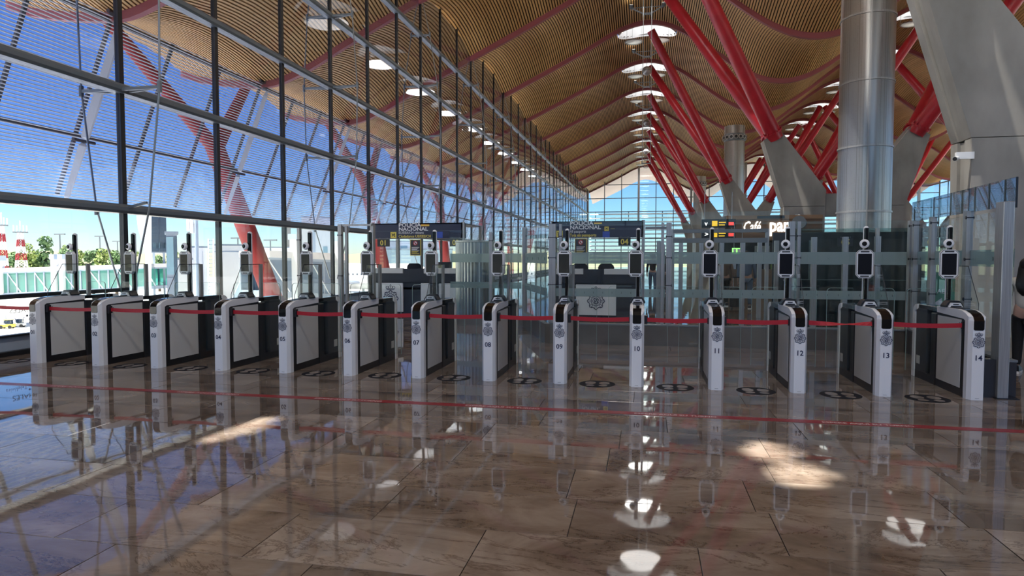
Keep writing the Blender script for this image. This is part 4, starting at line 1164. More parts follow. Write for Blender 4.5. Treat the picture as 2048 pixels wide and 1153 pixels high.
    MB().box(-1.9,1.9,2.4,2.46,0,2.3).build('back_panel', M['charcoal'], t)
    # ribbed steel cylinder
    t = thing('ribbed_steel_drum', 'chest-wide ribbed steel cylinder standing between the two police booths', 'air outlet', (-4.23,16.0,0))
    n = 72; vs = []; r = .49
    for zz in (.10,1.98):
        for i in range(n):
            a = 2*PI*i/n; rr = r if i % 2 else r-.016; vs.append((rr*math.cos(a), rr*math.sin(a), zz))
    MB().add(vs, [(i,(i+1)%n,n+(i+1)%n,n+i) for i in range(n)]).build('ribbed_shell', M['drum_steel'], t)
    MB().lathe([(.001,1.985),(r,1.985),(r+.015,1.99),(r+.015,2.03),(.001,2.04)],48).build('cap', M['steel'], t,'auto'); MB().lathe([(r-.04,0),(r-.04,.10)],48).build('base', M['charcoal'], t)
booths()

# ------------------------------------------------------------------ farther things in the hall
def hall_things():
    # cafe kiosk
    t = thing('cafe_kiosk', 'brown cafe kiosk with lit white lettering on its fascia', 'kiosk', (4.85,29.3,0))
    MB().box(-1.5,2.4,0,2.6,2.35,3.40).build('fascia', M['kiosk'], t); MB().box(-1.45,2.4,-.05,0,3.24,3.40).build('tan_band', M['kiosk_tan'], t)
    MB().box(-.2,.9,-.06,-.04,3.26,3.38).build('dark_board', M['charcoal'], t)
    MB().box(-1.5,2.4,.6,.8,0,1.1).build('counter_front', M['kiosk'], t); MB().box(-1.5,2.4,2.4,2.6,0,2.35).build('back_wall', M['charcoal'], t)
    for x in (-1.4,2.3): MB().box(x-.1,x+.1,.2,.4,0,2.35).build('post', M['charcoal'], t)
    text('lit_lettering','Caf\u00e9',.62,(-.78,-.05,2.72),UX,UZ,M['glow'],t,sx=.62,shear=.28,bold=.003)
    text('lit_lettering','pan',.80,(.30,-.05,2.72),UX,UZ,M['glow'],t,sx=.75,bold=.018)
    MB().box(.1,.75,2.33,2.4,1.35,2.15).build('menu_board', M['panel'], t)
    rnd = random.Random(3)
    for r in range(3):
        MB().box(-1.2,2.2,2.05,2.38,.62+.42*r,.65+.42*r).build('shelf', M['steel_dark'], t)
    # goods on the shelves
    cols = ['orange','yellow','belt','leaf','white_print']
    for r in range(3):
        for k in range(12):
            x = 4.9-1.1+.28*k; c = cols[rnd.randrange(5)]
            nm = {'orange':'orange','yellow':'yellow','belt':'red','leaf':'green','white_print':'white'}[c]
            row = ('bottom','middle','top')[r]
            g = thing('snack_packet', f'{nm} snack packet, {ORD[k]} from the left on the {row} kiosk shelf', 'packet', (x-.05,31.5,.65+.42*r), 0, f'snack packets on the {row} kiosk shelf')
            MB().box(-.09,.09,-.05,.05,0,.24,.02).build('packet_body', M[c], g)
    # overhead direction signs
    for k,(z0,z1,lab) in enumerate(((2.86,3.22,'upper dark direction sign with a yellow pictogram left of the cafe'),(2.40,2.76,'lower dark direction sign with a yellow pictogram left of the cafe'))):
        t = thing('direction_sign', lab, 'sign', (2.95,28.6,z0), 0, 'overhead direction signs')
        h = z1-z0
        MB().box(-.62,.75,0,.12,0,h).build('sign_box', M['black'], t)
        MB().box(-.20,.02,-.006,0,.07,h-.07).build('yellow_pictogram', M['glow_yellow'], t)
        text('lit_lettering', '\u2193' if 0 else ('v' if k == 0 else '>'), .28, (-.50,-.004,.10), UX, UZ, M['glow'], t)
        MB().box(.08,.36,-.005,0,.20,.25).box(.08,.32,-.005,0,.10,.14).build('yellow_lettering', M['glow_yellow'], t)
        MB().box(.47,.68,-.006,0,.10,h-.12).build('red_panel', M['glow_red'], t)
        for x in (-.5,.6): MB().tube((x,.06,h),(x,.06,1.5 if k == 0 else h+.10),.015,n=6).build('hanger', M['rod'], t)
    t = thing('exit_sign', 'small green lit exit sign behind the partition left of the cafe', 'sign', (3.6,27.0,1.75))
    MB().box(-.22,.22,0,.06,0,.24).build('sign_box', M['glow_green'], t); MB().box(-.02,.16,-.005,0,.05,.19).build('white_arrow', M['white_print'], t); MB().box(-.17,-.08,-.005,0,.04,.20).build('running_figure', M['white_print'], t)
    MB().tube((-.15,.03,.24),(-.15,.03,1.2),.012,n=6).tube((.15,.03,.24),(.15,.03,1.2),.012,n=6).build('hanger', M['rod'], t)
    # wall-mounted uplights and security cameras by the pylons
    t = thing('round_projector', 'grey drum-shaped projector on a bracket beside the second pylon', 'projector', (6.3,29.0,3.05))
    MB().tube((0,0,0),(-.15,-.55,0),.27,.27,20).build('drum', M['steel_dark'], t,'auto'); MB().box(-.05,.05,-.1,.1,-3.05,0).build('stand', M['steel_dark'], t)
    t = thing('security_camera', 'white bullet security camera on the leg of the second pylon', 'camera', (6.9,32.5,3.55))
    MB().tube((0,0,0),(.12,-.5,-.08),.09,.09,14).build('camera_body', M['white'], t,'auto'); MB().tube((.12,-.5,-.08),(.125,-.52,-.083),.075,.075,14).build('lens', M['black'], t); MB().box(-.03,.03,-.1,.3,-.02,.03).build('bracket', M['white'], t)
    t = thing('security_camera', 'small dark-lensed security camera on the knee of the nearest pylon', 'camera', (6.13,14.7,3.6))
    MB().tube((0,0,0),(-.10,-.14,-.03),.045,.045,12).build('camera_body', M['white'], t,'auto'); MB().tube((-.10,-.14,-.03),(-.105,-.147,-.032),.04,.04,12).build('lens', M['black'], t)
    MB().box(-.02,.3,-.02,.06,-.02,.12).build('bracket', M['white'], t)
    # AED cabinet
    t = thing('defibrillator_cabinet', 'green AED cabinet panel seen through the right-hand partition behind gate 14', 'cabinet', (4.60,11.35,.42))
    MB().box(-.16,.16,0,.2,.0,.95).build('cabinet_box', M['aed'], t); text('white_lettering','AED',.10,(0,-.003,.62),UX,UZ,M['white_print'],t,align='CENTER')
    MB().prism([(-.11,.05),(-.11,.48),(-.02,.55),(-.02,.05)],'y',-.004,0).prism([(.02,.05),(.02,.42),(.11,.52),(.11,.05)],'y',-.004,0).build('white_symbol', M['white_print'], t)
    MB().box(-.16,.16,.02,.2,-.45,0).build('stand', M['charcoal'], t)
ORD = ['first','second','third','fourth','fifth','sixth','seventh','eighth','ninth','tenth','eleventh','twelfth','thirteenth','fourteenth']
hall_things()
# ------------------------------------------------------------------ people
def skin_mesh(joints, edges, name, m, sub=2):
    """joints: list of (pos, radius); edges: index pairs; root is joint 0"""
    me = bpy.data.meshes.new(name); me.from_pydata([j[0] for j in joints], edges, [])
    o = bpy.data.objects.new(name, me); C.objects.link(o)
    md = o.modifiers.new('s','SKIN'); md.use_smooth_shade = True
    for i, v in enumerate(me.skin_vertices[0].data if me.skin_vertices else []): pass
    if not me.skin_vertices:
        bpy.context.view_layer.objects.active = o
        import bmesh
        bm = bmesh.new(); bm.from_mesh(me); bm.verts.layers.skin.verify(); bm.to_mesh(me); bm.free()
    for i, v in enumerate(me.skin_vertices[0].data):
        r = joints[i][1]; v.radius = (r if isinstance(r, tuple) else (r, r)); v.use_root = (i == 0)
    sb = o.modifiers.new('u','SUBSURF'); sb.levels = sub; sb.render_levels = sub
    ev = bpy.data.meshes.new_from_object(o.evaluated_get(bpy.context.evaluated_depsgraph_get()))
    ev.name = name; ev.materials.clear(); ev.materials.append(m)
    ev.polygons.foreach_set('use_smooth', [True]*len(ev.polygons))
    bpy.data.objects.remove(o); return ev
def person(label, loc, rz, top, legs, shoes, stride=.0, armswing=.0, h=1.68, hair_long=True, bend=0, group=None):
    t = thing('person', label, 'person', loc, rz, group)
    s = h/1.70
    # faces -Y in its own frame
    def P(x,y,z): return (x*s,y*s,z*s)
    st = stride
    LH, RH = (.09,0,.90), (-.09,0,.90)
    J = [(P(0,0,.95),(.13*s,.10*s)),(P(0,.0,1.10),(.125*s,.09*s)),(P(0,.01,1.28),(.15*s,.10*s)),(P(0,.01,1.40),(.12*s,.085*s)),(P(0,0,1.48),.052*s),(P(0,-.01,1.54),.055*s),(P(0,-.015,1.60),(.078*s,.095*s)),(P(0,-.005,1.665),(.06*s,.075*s))]
    E_ = [(0,1),(1,2),(2,3),(3,4),(4,5),(5,6),(6,7)]
    arms = {}
    for sx in (-1,1):
        k = len(J); a = armswing*sx
        sh, el, wr = P(sx*.185,.01,1.385), P(sx*.235,.02+a*.12,1.11), P(sx*.245,-.05+a*.28,.87)
        J += [(sh,.055*s),(el,.042*s),(wr,.029*s),(P(sx*.245,-.07+a*.31,.80),.030*s)]
        E_ += [(3,k),(k,k+1),(k+1,k+2),(k+2,k+3)]; arms[sx] = (sh, el, wr)
    lg = {}
    for sx in (-1,1):
        k = len(J); d = sx*st
        hp, kn, an = P(sx*.09,0,.90), P(sx*.10,-.03-d*.5,.49), P(sx*.10,.02-d,.085)
        J += [(hp,.092*s),(kn,.062*s),(an,.042*s)]; E_ += [(0,k),(k,k+1),(k+1,k+2)]; lg[sx] = (hp, kn, an)
    body = link('body', skin_mesh(J, E_, 'body', M['skin']), t)
    # hands: palm and five fingers each
    for sx in (-1,1):
        w_ = Vector(P(sx*.245,-.07+armswing*sx*.31,.80)); hj = [(w_,.026*s),(w_+Vector((0,-.005,-.055))*s,(.016*s,.034*s))]; he = [(0,1)]
        for f,(dy,ln) in enumerate(((-.030,.062),(-.011,.072),(.009,.068),(.028,.052))):
            k = len(hj); b = w_+Vector((0,dy,-.065))*s
            hj += [(b,.009*s),(b+Vector((-sx*.006,dy*.1,-ln*.55))*s,.0085*s),(b+Vector((-sx*.022,dy*.1,-ln))*s,.0065*s)]; he += [(1,k),(k,k+1),(k+1,k+2)]
        k = len(hj); b = w_+Vector((-sx*.012,-.032,-.025))*s
        hj += [(b,.010*s),(b+Vector((-sx*.02,-.022,-.03))*s,.009*s),(b+Vector((-sx*.024,-.024,-.055))*s,.007*s)]; he += [(0,k),(k,k+1),(k+1,k+2)]
        link('hand', skin_mesh(hj, he, 'hand', M['skin'], 1), t)
    # face
    fc = MB()
    for sx in (-1,1): fc.ball(P(sx*.031,-.095,1.625), .011*s, 8, 6)
    fc.build('eyes', M['black'], body)
    MB().prism([(-.008,1.585),(.008,1.585),(.0,1.625)],'y',-.122,-.09).xf(Matrix.Scale(s,4)).ball(P(0,-.112,1.588),.012*s,8,6).build('nose', M['skin'], body)
    MB().box(-.024,.024,-.106,-.09,1.552,1.562).xf(Matrix.Scale(s,4)).build('mouth', M['belt'], body)
    for sx in (-1,1): MB().ball(P(sx*.082,.0,1.605), .026*s, 8, 6, (.4,.7,1.1)).build('ear', M['skin'], body)
    # shirt
    g = 1.13
    tj = [(P(0,0,.93),(.155*s,.125*s)),(P(0,0,1.10),(.15*s,.115*s)),(P(0,.01,1.28),(.17*s,.12*s)),(P(0,.01,1.395),(.135*s,.10*s)),(P(0,.005,1.445),(.07*s,.07*s))]
    te = [(0,1),(1,2),(2,3),(3,4)]
    for sx in (-1,1):
        k = len(tj); sh, el, wr = arms[sx]; tj += [(sh,.070*s),(el,.056*s),(tuple(Vector(el).lerp(Vector(wr),.85)),.042*s)]; te += [(3,k),(k,k+1),(k+1,k+2)]
    link('shirt', skin_mesh(tj, te, 'shirt', top), t)
    lj = [(P(0,0,.93),(.14*s,.12*s))]; le = []
    for sx in (-1,1):
        k = len(lj); hp, kn, an = lg[sx]
        lj += [(tuple(Vector(hp)+Vector((0,.005,-.06))),.105*s),(kn,.078*s),(tuple(Vector(an)+Vector((0,0,.02))),.060*s)]; le += [(0,k),(k,k+1),(k+1,k+2)]
    link('trousers', skin_mesh(lj, le, 'trousers', legs), t)
    for sx in (-1,1):
        an = Vector(lg[sx][2])
        sole = [(-.045,.07),(.045,.07),(.05,-.03),(.048,-.15),(.02,-.20),(-.02,-.20),(-.048,-.15),(-.05,-.03)]
        up = MB()
        vs = [(an.x+x*s, an.y+y*s, .028) for x,y in sole]+[(an.x+x*.96*s, an.y+(y*.97)*s, .06+(.03 if y>-.05 else 0)) for x,y in sole]+[(an.x+x*.7*s, an.y+(y*.62+.012)*s, .115 if y > -.05 else .085) for x,y in sole]
        fs = [tuple(range(7,-1,-1)), tuple(range(16,24))]+[(k+i,k+(i+1)%8,k+8+(i+1)%8,k+8+i) for k in (0,8) for i in range(8)]
        o = up.add(vs, fs).build('shoe', shoes, t, 'auto')
        MB().prism([(an.x+x*1.06*s, an.y+y*1.03*s) for x,y in sole],'z',0,.03).build('shoe_sole', M['white_print'], o)
        MB().bar((an.x+sx*.049*s,an.y+.03,.05),(an.x+sx*.047*s,an.y-.10,.085),.006,.014).build('side_stripe', M['white_print'], o)
    # hair
    hb = MB().ball(P(0,.012,1.635), .112*s, 18, 12, (.92,1.05,.95))
    hb.v = [(x,y,z) for x,y,z in hb.v]
    if hair_long:
        n = 14; rows = [(.10,1.64,.0),(.112,1.58,.01),(.115,1.50,.03),(.125,1.42,.05),(.13,1.33,.065),(.105,1.24,.07),(.05,1.17,.07)]
        vs = []
        for r, z, dy in rows:
            for i in range(n):
                a = PI*(-.12) + PI*1.24*i/(n-1); vs.append(P(r*math.cos(a), dy+.02+r*.62*math.sin(a), z))
            for i in range(n-1,-1,-1):
                a = PI*(-.12) + PI*1.24*i/(n-1); vs.append(P(r*.8*math.cos(a), dy+.02+r*.36*math.sin(a), z))
        m2 = 2*n
        fs = [(k*m2+i, k*m2+(i+1)%m2, (k+1)*m2+(i+1)%m2, (k+1)*m2+i) for k in range(len(rows)-1) for i in range(m2)] + [tuple(range(m2-1,-1,-1)), tuple((len(rows)-1)*m2+i for i in range(m2))]
        hb.add(vs, fs)
    # keep the face clear
    hb.v = [(x, max(y, -.055*s) if z < 1.66*s else y, z) for x,y,z in hb.v]
    hb.build('hair', M['hair'], t, True)
    return t
person('person with long black hair, cream top and black trousers standing at the right edge', (5.13,10.12,0), PI*.80, M['cream'], M['black_cloth'], M['black'], stride=.05, h=1.57)
person('person in slate blue walking with a suitcase beyond the middle partition', (3.15,21.6,0), PI*.95, M['blue_cloth'], M['blue_cloth'], M['black'], stride=.16, armswing=.5, h=1.78, hair_long=False)
person('person in dark brown walking beside the one in blue beyond the partition', (2.55,22.2,0), PI*1.05, M['brown_cloth'], M['black_cloth'], M['black'], stride=-.14, armswing=-.4, h=1.74, hair_long=False)
person('person in black walking far off between the booths and the end facade', (.35,30.5,0), PI, M['black_cloth'], M['blue_cloth'], M['black'], stride=.15, armswing=.4, h=1.75, hair_long=False)
person('person in dark clothes standing far off right of another walker', (.95,30.0,0), 2.6, M['black_cloth'], M['black_cloth'], M['black'], stride=.05, h=1.68, hair_long=True)
def suitcase():
    t = thing('suitcase', 'black upright wheeled suitcase beside the walker in slate blue', 'suitcase', (2.82,21.3,0))
    MB().box(-.20,.20,-.13,.13,.06,.68,.03).build('shell', M['black_cloth'], t)
    for k in range(4): MB().box(-.15+.1*k-.01,-.15+.1*k+.01,-.136,-.13,.10,.64).build('rib', M['black'], t)
    for sx in (-1,1): MB().tube((sx*.09,.08,.68),(sx*.09,.08,.98),.009,n=6).build('handle_tube', M['rod'], t)
    MB().box(-.11,.11,.065,.095,.97,1.0).build('handle_grip', M['black'], t)
    for sx in (-1,1):
        for sy in (-1,1): MB().tube((sx*.15-.015,sy*.09,.03),(sx*.15+.015,sy*.09,.03),.03,n=10).build('wheel', M['black'], t)
suitcase()
# ------------------------------------------------------------------ apron and beyond
M['clad_grey2'] = mat('mid_blue_grey_cladding', (.22,.27,.34), .45); M['pale_wall'] = mat('pale_render', (.60,.64,.68), .6); M['pier_blue'] = mat('pale_blue_cladding', (.38,.55,.62), .5)
GZ = -4.5
def ground():
    a = struct('ground')
    o = MB().box(-420,-11.2,-160,420,GZ-.3,GZ).build('apron', M['apron'], a); o['kind'] = 'structure'
    o = MB().box(-11.2,300,119.2,420,GZ-.3,GZ).build('apron', M['apron'], a); o['kind'] = 'structure'
    o = MB().box(-10.75,-10.3,-16.5,119,-.5,.24).build('parapet', M['wall_white'], a); o['kind'] = 'structure'
    o = MB().box(-11.3,-10.7,-16.5,119,GZ,.05).build('plinth_wall', M['clad_grey'], a); o['kind'] = 'structure'
    o = MB().box(-11.2,47.2,-160,-16.7,GZ-.3,GZ).build('apron', M['apron'], a); o['kind'] = 'structure'
    o = MB().box(47.2,400,-160,420,GZ-.3,GZ).build('apron', M['apron'], a); o['kind'] = 'structure'
    # bank with dry grass on the horizon
    mb = MB(); n = 40; vs = []
    for i in range(n+1):
        x = -420+i*20; yb = 230+20*math.sin(i*.9); h = 2.2+1.6*math.sin(i*1.7)+1.2*math.sin(i*.53)
        vs += [(x,yb-60,GZ),(x,yb,GZ+4+h*.5),(x,yb+60,GZ+6+h),(x,yb+150,GZ)]
    fs = []
    for i in range(n):
        k = 4*i
        for j in range(3): fs.append((k+j,k+4+j,k+5+j,k+1+j))
    o = mb.add(vs, fs).build('grass_bank', M['earth'], a, True); o['kind'] = 'structure'
    mb = MB(); vs = []
    for i in range(n+1):
        y = -160+i*11; h = 2+1.5*math.sin(i*1.3)
        vs += [(-190+8*math.sin(i),y,GZ),(-225,y,GZ+4.2+h*.6),(-300,y,GZ+6+h),(-400,y,GZ)]
    o = mb.add(vs, fs).build('grass_bank', M['earth'], a, True); o['kind'] = 'structure'
ground()
def tree(px, base_y, top_y, width_px, Y, lab, m, seed):
    rnd = random.Random(seed)
    b = at(px, base_y, Y); tp = at(px, top_y, Y); dist = math.hypot(b.x, b.y)
    wpx = (at(px+width_px/2, base_y, Y)-at(px-width_px/2, base_y, Y)).length*math.cos(math.radians(40))
    h = tp.z-GZ; t = thing('tree', lab, 'tree', (b.x,b.y,GZ), 0, 'trees beyond the apron')
    MB().tube((0,0,0),(0,0,h*.5),h*.035,h*.018,7).build('trunk', M['bark'], t)
    r = wpx/2; mb = MB()
    z0 = max(.2*h, (b.z-GZ)*.6)
    for k in range(9):
        a = rnd.uniform(0,2*PI); q = rnd.uniform(.1,.62); f = rnd.random()
        cz = z0+(h-z0)*(.18+.66*f); cr = r*rnd.uniform(.38,.58)*(1-.35*f)
        c = Vector((r*q*math.cos(a)*(1-.5*f), r*q*math.sin(a)*(1-.5*f), min(cz, h-cr*.8)))
        for j in range(95):
            u = rnd.uniform(-1,1); th = rnd.uniform(0,2*PI); s = math.sqrt(1-u*u); d = Vector((s*math.cos(th), s*math.sin(th), u))
            p = c+d*cr*rnd.uniform(.72,1.06); e = d.orthogonal().normalized(); e.rotate(Matrix.Rotation(rnd.uniform(0,2*PI),3,d)); g = d.cross(e)+d*rnd.uniform(-.7,.7)
            l = cr*rnd.uniform(.16,.32)
            mb.add([p-e*l, p+g*l*.8, p+e*l, p-g*l*.7+d*.2*l], [(0,1,2),(0,2,3)])
    mb.build('foliage', m, t)
TREES = [(30,530,500,70,150),(60,530,484,60,150),(92,530,468,74,155),(128,532,494,70,140),(150,532,487,62,145),(185,530,498,60,150),(128,500,484,30,190),(210,530,486,50,150),(232,532,500,60,145),(268,528,482,36,170),(345,520,495,40,160),(5,532,505,50,150),(318,530,500,40,165)]
TREES.sort()
for i,(px,b,tp,wd,Y) in enumerate(TREES):
    kind = 'yellow-green rounded' if i % 2 == 0 else 'dark green rounded'
    tree(px,b,tp,wd,Y*.62,f'{kind} tree beyond the jet bridge, {ORD[i]} from the left', M['leaf'] if i%2==0 else M['leaf_dark'], 20+i)
tree(522,500,472,22,150,'small dark conifer-like tree on the skyline right of the red column', M['leaf_dark'], 77)
def tower(px, top, base, Y, wpx, lab):
    p = at(px, base, Y); z1 = at(px, top, Y).z; H = z1-GZ
    wd = (at(px+wpx/2,base,Y)-at(px-wpx/2,base,Y)).length*.75/2
    t = thing('radio_tower', lab, 'tower', (p.x,p.y,GZ), .5, 'red and white radio towers')
    n = 9
    for k in range(n):
        mb = MB(); f0, f1 = k/n, (k+1)/n; w0, w1 = wd*(1-.72*f0), wd*(1-.72*f1); z0, z2 = H*f0, H*f1
        c = [(-1,-1),(1,-1),(1,1),(-1,1)]
        for i in range(4):
            a, b = c[i], c[(i+1)%4]
            mb.tube((a[0]*w0,a[1]*w0,z0),(a[0]*w1,a[1]*w1,z2),.075,n=5,caps=False)
            mb.tube((a[0]*w0,a[1]*w0,z0),(b[0]*w1,b[1]*w1,z2),.05,n=4,caps=False); mb.tube((b[0]*w0,b[1]*w0,z0),(a[0]*w1,a[1]*w1,z2),.05,n=4,caps=False)
            mb.tube((a[0]*w1,a[1]*w1,z2),(b[0]*w1,b[1]*w1,z2),.055,n=4,caps=False)
        mb.build('lattice_section', M['red_paint'] if k % 2 else M['strut_white'], t)
    w1 = wd*.35
    MB().box(-w1*2.4,w1*2.4,-w1*2.4,w1*2.4,H,H+.15).build('platform', M['steel_dark'], t)
    an = MB()
    for dx, dy in ((-1,-1),(1,1),(-1,1),(1,-1),(0,0)): an.tube((dx*w1*2,dy*w1*2,H),(dx*w1*2,dy*w1*2,H+1.2+.8*(dx==0)),.09,n=5)
    an.build('antenna', M['strut_white'], t)
tower(43,466,528,88,26,'red and white lattice radio tower with a platform beyond the trees')
tower(6,452,535,80,22,'taller red and white radio tower at the left edge of the view')
for i,(px,b,tp,Y) in enumerate([(120,486,470,170),(200,494,474,190),(235,496,484,200),(476,500,478,150),(541,498,482,160),(592,498,482,160)]):
    p = at(px,b,Y*.7); q = at(px,tp,Y*.7)
    t = thing('light_mast', f'slim floodlight mast on the skyline, {ORD[i]} from the left', 'light mast', (p.x,p.y,GZ), 0, 'floodlight masts')
    H = q.z-GZ; MB().tube((0,0,0),(0,0,H),.22,.12,8).build('mast', M['steel_dark'], t); MB().box(-1.3,1.3,-.2,.2,H,H+.25).build('lamp_bar', M['steel_dark'], t)
def jet_bridge(pa, pb, ha, hb, nbay, lab, frame, win, posts):
    """pa, pb: roof line end points; ha, hb heights"""
    t = thing('jet_bridge', lab, 'jet bridge', (0,0,0))
    d = (pb-pa); d.z = 0; Ln = d.length; e = d.normalized(); s = Vector((-e.y,e.x,0))*1.5
    def pt(f, v, side): 
        top = pa.lerp(pb,f); h = ha+(hb-ha)*f; return top - Vector((0,0,h*v)) + s*side
    mb = MB()
    def slab(v0, v1, ext): 
        vs = [pt(f,v,sd*ext) for f in (0,1) for sd in (-1,1) for v in (v0,v1)]
        return [vs[0],vs[2],vs[3],vs[1],vs[4],vs[6],vs[7],vs[5]]
    def addslab(name, v0, v1, ext, m):
        q = slab(v0,v1,ext); MB().add(q, [(0,1,2,3),(7,6,5,4),(0,4,5,1),(1,5,6,2),(2,6,7,3),(3,7,4,0)]).build(name, m, t)
    addslab('roof', -.06, .10, 1.08, M['wall_white']); addslab('cornice', .10,.16,1.0,M['clad_grey']); addslab('floor_beam', .92, 1.06, 1.04, frame)
    for i in range(nbay):
        f0, f1 = i/nbay, (i+1)/nbay
        for sd in (-1,1):
            q = [pt(f0+.004,.92,sd),pt(f1-.004,.92,sd),pt(f1-.004,.16,sd),pt(f0+.004,.16,sd)]
            k = [x + s.normalized()*.05 for x in q]
            MB().add(q+k,[(0,1,2,3),(7,6,5,4),(0,4,5,1),(1,5,6,2),(2,6,7,3),(3,7,4,0)]).build('window_pane', win, t)
        MB().bar(pt(f0,.16,-1),pt(f0,.92,-1),.12,.12,e).bar(pt(f0,.16,1),pt(f0,.92,1),.12,.12,e).build('upright', frame, t)
        if i % 3 == 0: MB().bar(pt(f0,.16,-1.02),pt(min(1,f0+1.4/nbay),.92,-1.02),.07,.07,e).build('brace', M['strut_white'], t)
    for f, w_ in posts:
        p = pt(f, -.35, -1.05); MB().box(p.x-w_,p.x+w_,p.y-w_,p.y+w_,GZ,p.z).build('support_leg', M['wall_white'], t)
        MB().box(p.x-w_*1.3,p.x+w_*1.3,p.y-w_*1.3,p.y+w_*1.3,p.z,p.z+.45).build('leg_cap', M['clad_grey'], t)
pa, pb = at(-60,542,48), at(332,530,50)
jet_bridge(pa, pb, 2.35, 1.95, 22, 'long teal-glazed jet bridge across the apron at the left', M['clad_grey'], M['teal_win'], [(.15,.26),(.235,.26),(.51,.2),(.55,.2)])
# glazed boarding tower and white service buildings by the jet bridge
def block(name, lab, px0, px1, py0, py1, D, depth, m, parts=(), z0=None):
    e = Vector((0,0,EYE)); mid = (atc((px0+px1)/2,py1,D)-e).xy.length
    a, b = [e+(p-e)*(mid/(p-e).xy.length) for p in (atc(px0,py1,D), atc(px1,py1,D))]; z1 = (EYE+(atc((px0+px1)/2,py0,D).z-EYE))
    d = (b-a); Ln = math.hypot(d.x,d.y); rz = math.atan2(d.y,d.x); zb = GZ if z0 is None else atc((px0+px1)/2,z0,D).z
    t = thing(name, lab, 'building', (a.x,a.y,zb), rz)
    H = z1-zb; MB().box(0,Ln,0,depth,0,H).build('walls', m, t); MB().box(-.1,Ln+.1,-.1,depth+.1,H,H+.18).build('roof_edge', M['clad_grey2'], t)
    for (f0,f1,g0,g1,pm,nm) in parts: MB().box(Ln*f0,Ln*f1,-.06,.0,H*g0,H*g1).build(nm, pm, t)
    return t, Ln, H
M['dusk_glass'] = mat('blue_grey_glazing', (.075,.115,.16), .12)
M['pale_glass'] = mat('pale_blue_glazing', (.22,.36,.44), .15)
t, Ln, H = block('boarding_tower','upper dark glazed boarding tower at the head of the jet bridge',303,334,428,506,57,3,M['clad_grey2'],[(.02,.50,.03,.97,M['dusk_glass'],'window'),(.54,.98,.03,.97,M['dusk_glass'],'window'),(.10,.9,.12,.26,M['pale_glass'],'window')], z0=506)
for f0 in (.05,.72): MB().box(Ln*f0,Ln*(f0+.16),1,2,-(at(318,506,47).z-GZ)*1.0,0).build('support_leg', M['clad_grey'], t)
block('boarding_tower','lower blue-grey glazed tower right of the dark boarding tower',335,357,468,600,51,3,M['clad_grey2'],[(.03,.66,.60,.97,M['pale_glass'],'window'),(.70,.97,.03,.97,M['dusk_glass'],'window'),(.03,.66,.05,.57,M['clad_grey2'],'panel')])
t = thing('curved_wall','pale flared concrete wall left of the dark boarding tower','wall',(0,0,0))
pts = [(273,430),(276,455),(284,482),(291,505),(294,600),(303,600),(303,430)]
A = [atc(x,y,53) for x,y in pts]; n = len(A); off = Vector((A[0].x,A[0].y,0)).normalized()*3
MB().add(A+[p+off for p in A],[tuple(range(n-1,-1,-1)),tuple(range(n,2*n))]+[(i,(i+1)%n,n+(i+1)%n,n+i) for i in range(n)]).build('wall_slab', M['pale_wall'], t)
block('service_block','narrow white service block with joints behind the third gate',372,416,496,600,70,5,M['wall_white'],[(.1,.12,.05,.95,M['clad_grey'],'joint'),(.55,.57,.05,.95,M['clad_grey'],'joint'),(.80,.82,.05,.95,M['clad_grey'],'joint')])
block('service_shed','low white shed under the white service block',354,386,520,600,64,4,M['wall_white'],[(.1,.9,.1,.45,M['clad_grey'],'roller_door')])
t, Ln, H = block('white_hangar','large sunlit white hangar wall behind the third and fourth gates',431,522,492,600,76,10,M['wall_white'],[(0,1,.90,.915,M['clad_grey'],'ledge'),(.04,.05,.0,.9,M['clad_grey'],'joint')])
t = thing('antenna_pole','grey antenna pole with two box panels above the white service block','antenna',tuple(atc(396,600,69)))
z1 = atc(396,434,69).z - atc(396,600,69).z
MB().tube((0,0,0),(0,0,z1),.22,.18,10).build('pole_shaft', M['clad_grey'], t)
for dx, a, b in ((-.9,.83,.99),(-.45,.80,.97)): MB().box(dx-.17,dx+.17,-.15,.15,z1*a,z1*b).build('antenna_panel', M['wall_white'], t); MB().box(dx,0,-.04,.04,z1*.9,z1*.905).build('bracket', M['clad_grey'], t)
a2, b2 = atc(427,600,70), atc(427,478,70); a = atc(417,600,70); b = atc(417,478,70)
t = thing('wall_ladder','white ladder left of the hangar wall behind the third gate','ladder',(0,0,0))
MB().bar(a,b,.12,.12,(1,0,0)).build('rail', M['strut_white'], t); MB().bar(a2,b2,.12,.12,(1,0,0)).build('rail', M['strut_white'], t)
for k in range(16): MB().bar(a.lerp(b,(k+.5)/16),a2.lerp(b2,(k+.5)/16),.07,.07).build('rung', M['clad_grey'], t)
t = thing('loading_ramp','blue-grey triangular ramp wall in front of the white hangar','ramp',(0,0,0))
A = [atc(464,600,66),atc(512,600,66),atc(512,492,66)]; off = Vector((A[0].x,A[0].y,0)).normalized()*3
MB().add(A+[p+off for p in A],[(2,1,0),(3,4,5),(0,1,4,3),(1,2,5,4),(2,0,3,5)]).build('ramp_wall', M['clad_grey'], t)
pa, pb = atc(508,507,50), atc(668,513,58)
jet_bridge(pa, pb, 3.1, 3.7, 6, 'grey-blue jet bridge seen through the panes behind gates 04 and 05', M['clad_grey'], mat('blue_grey_panel',(.20,.27,.36),.4), [(.3,.3),(.85,.3)])
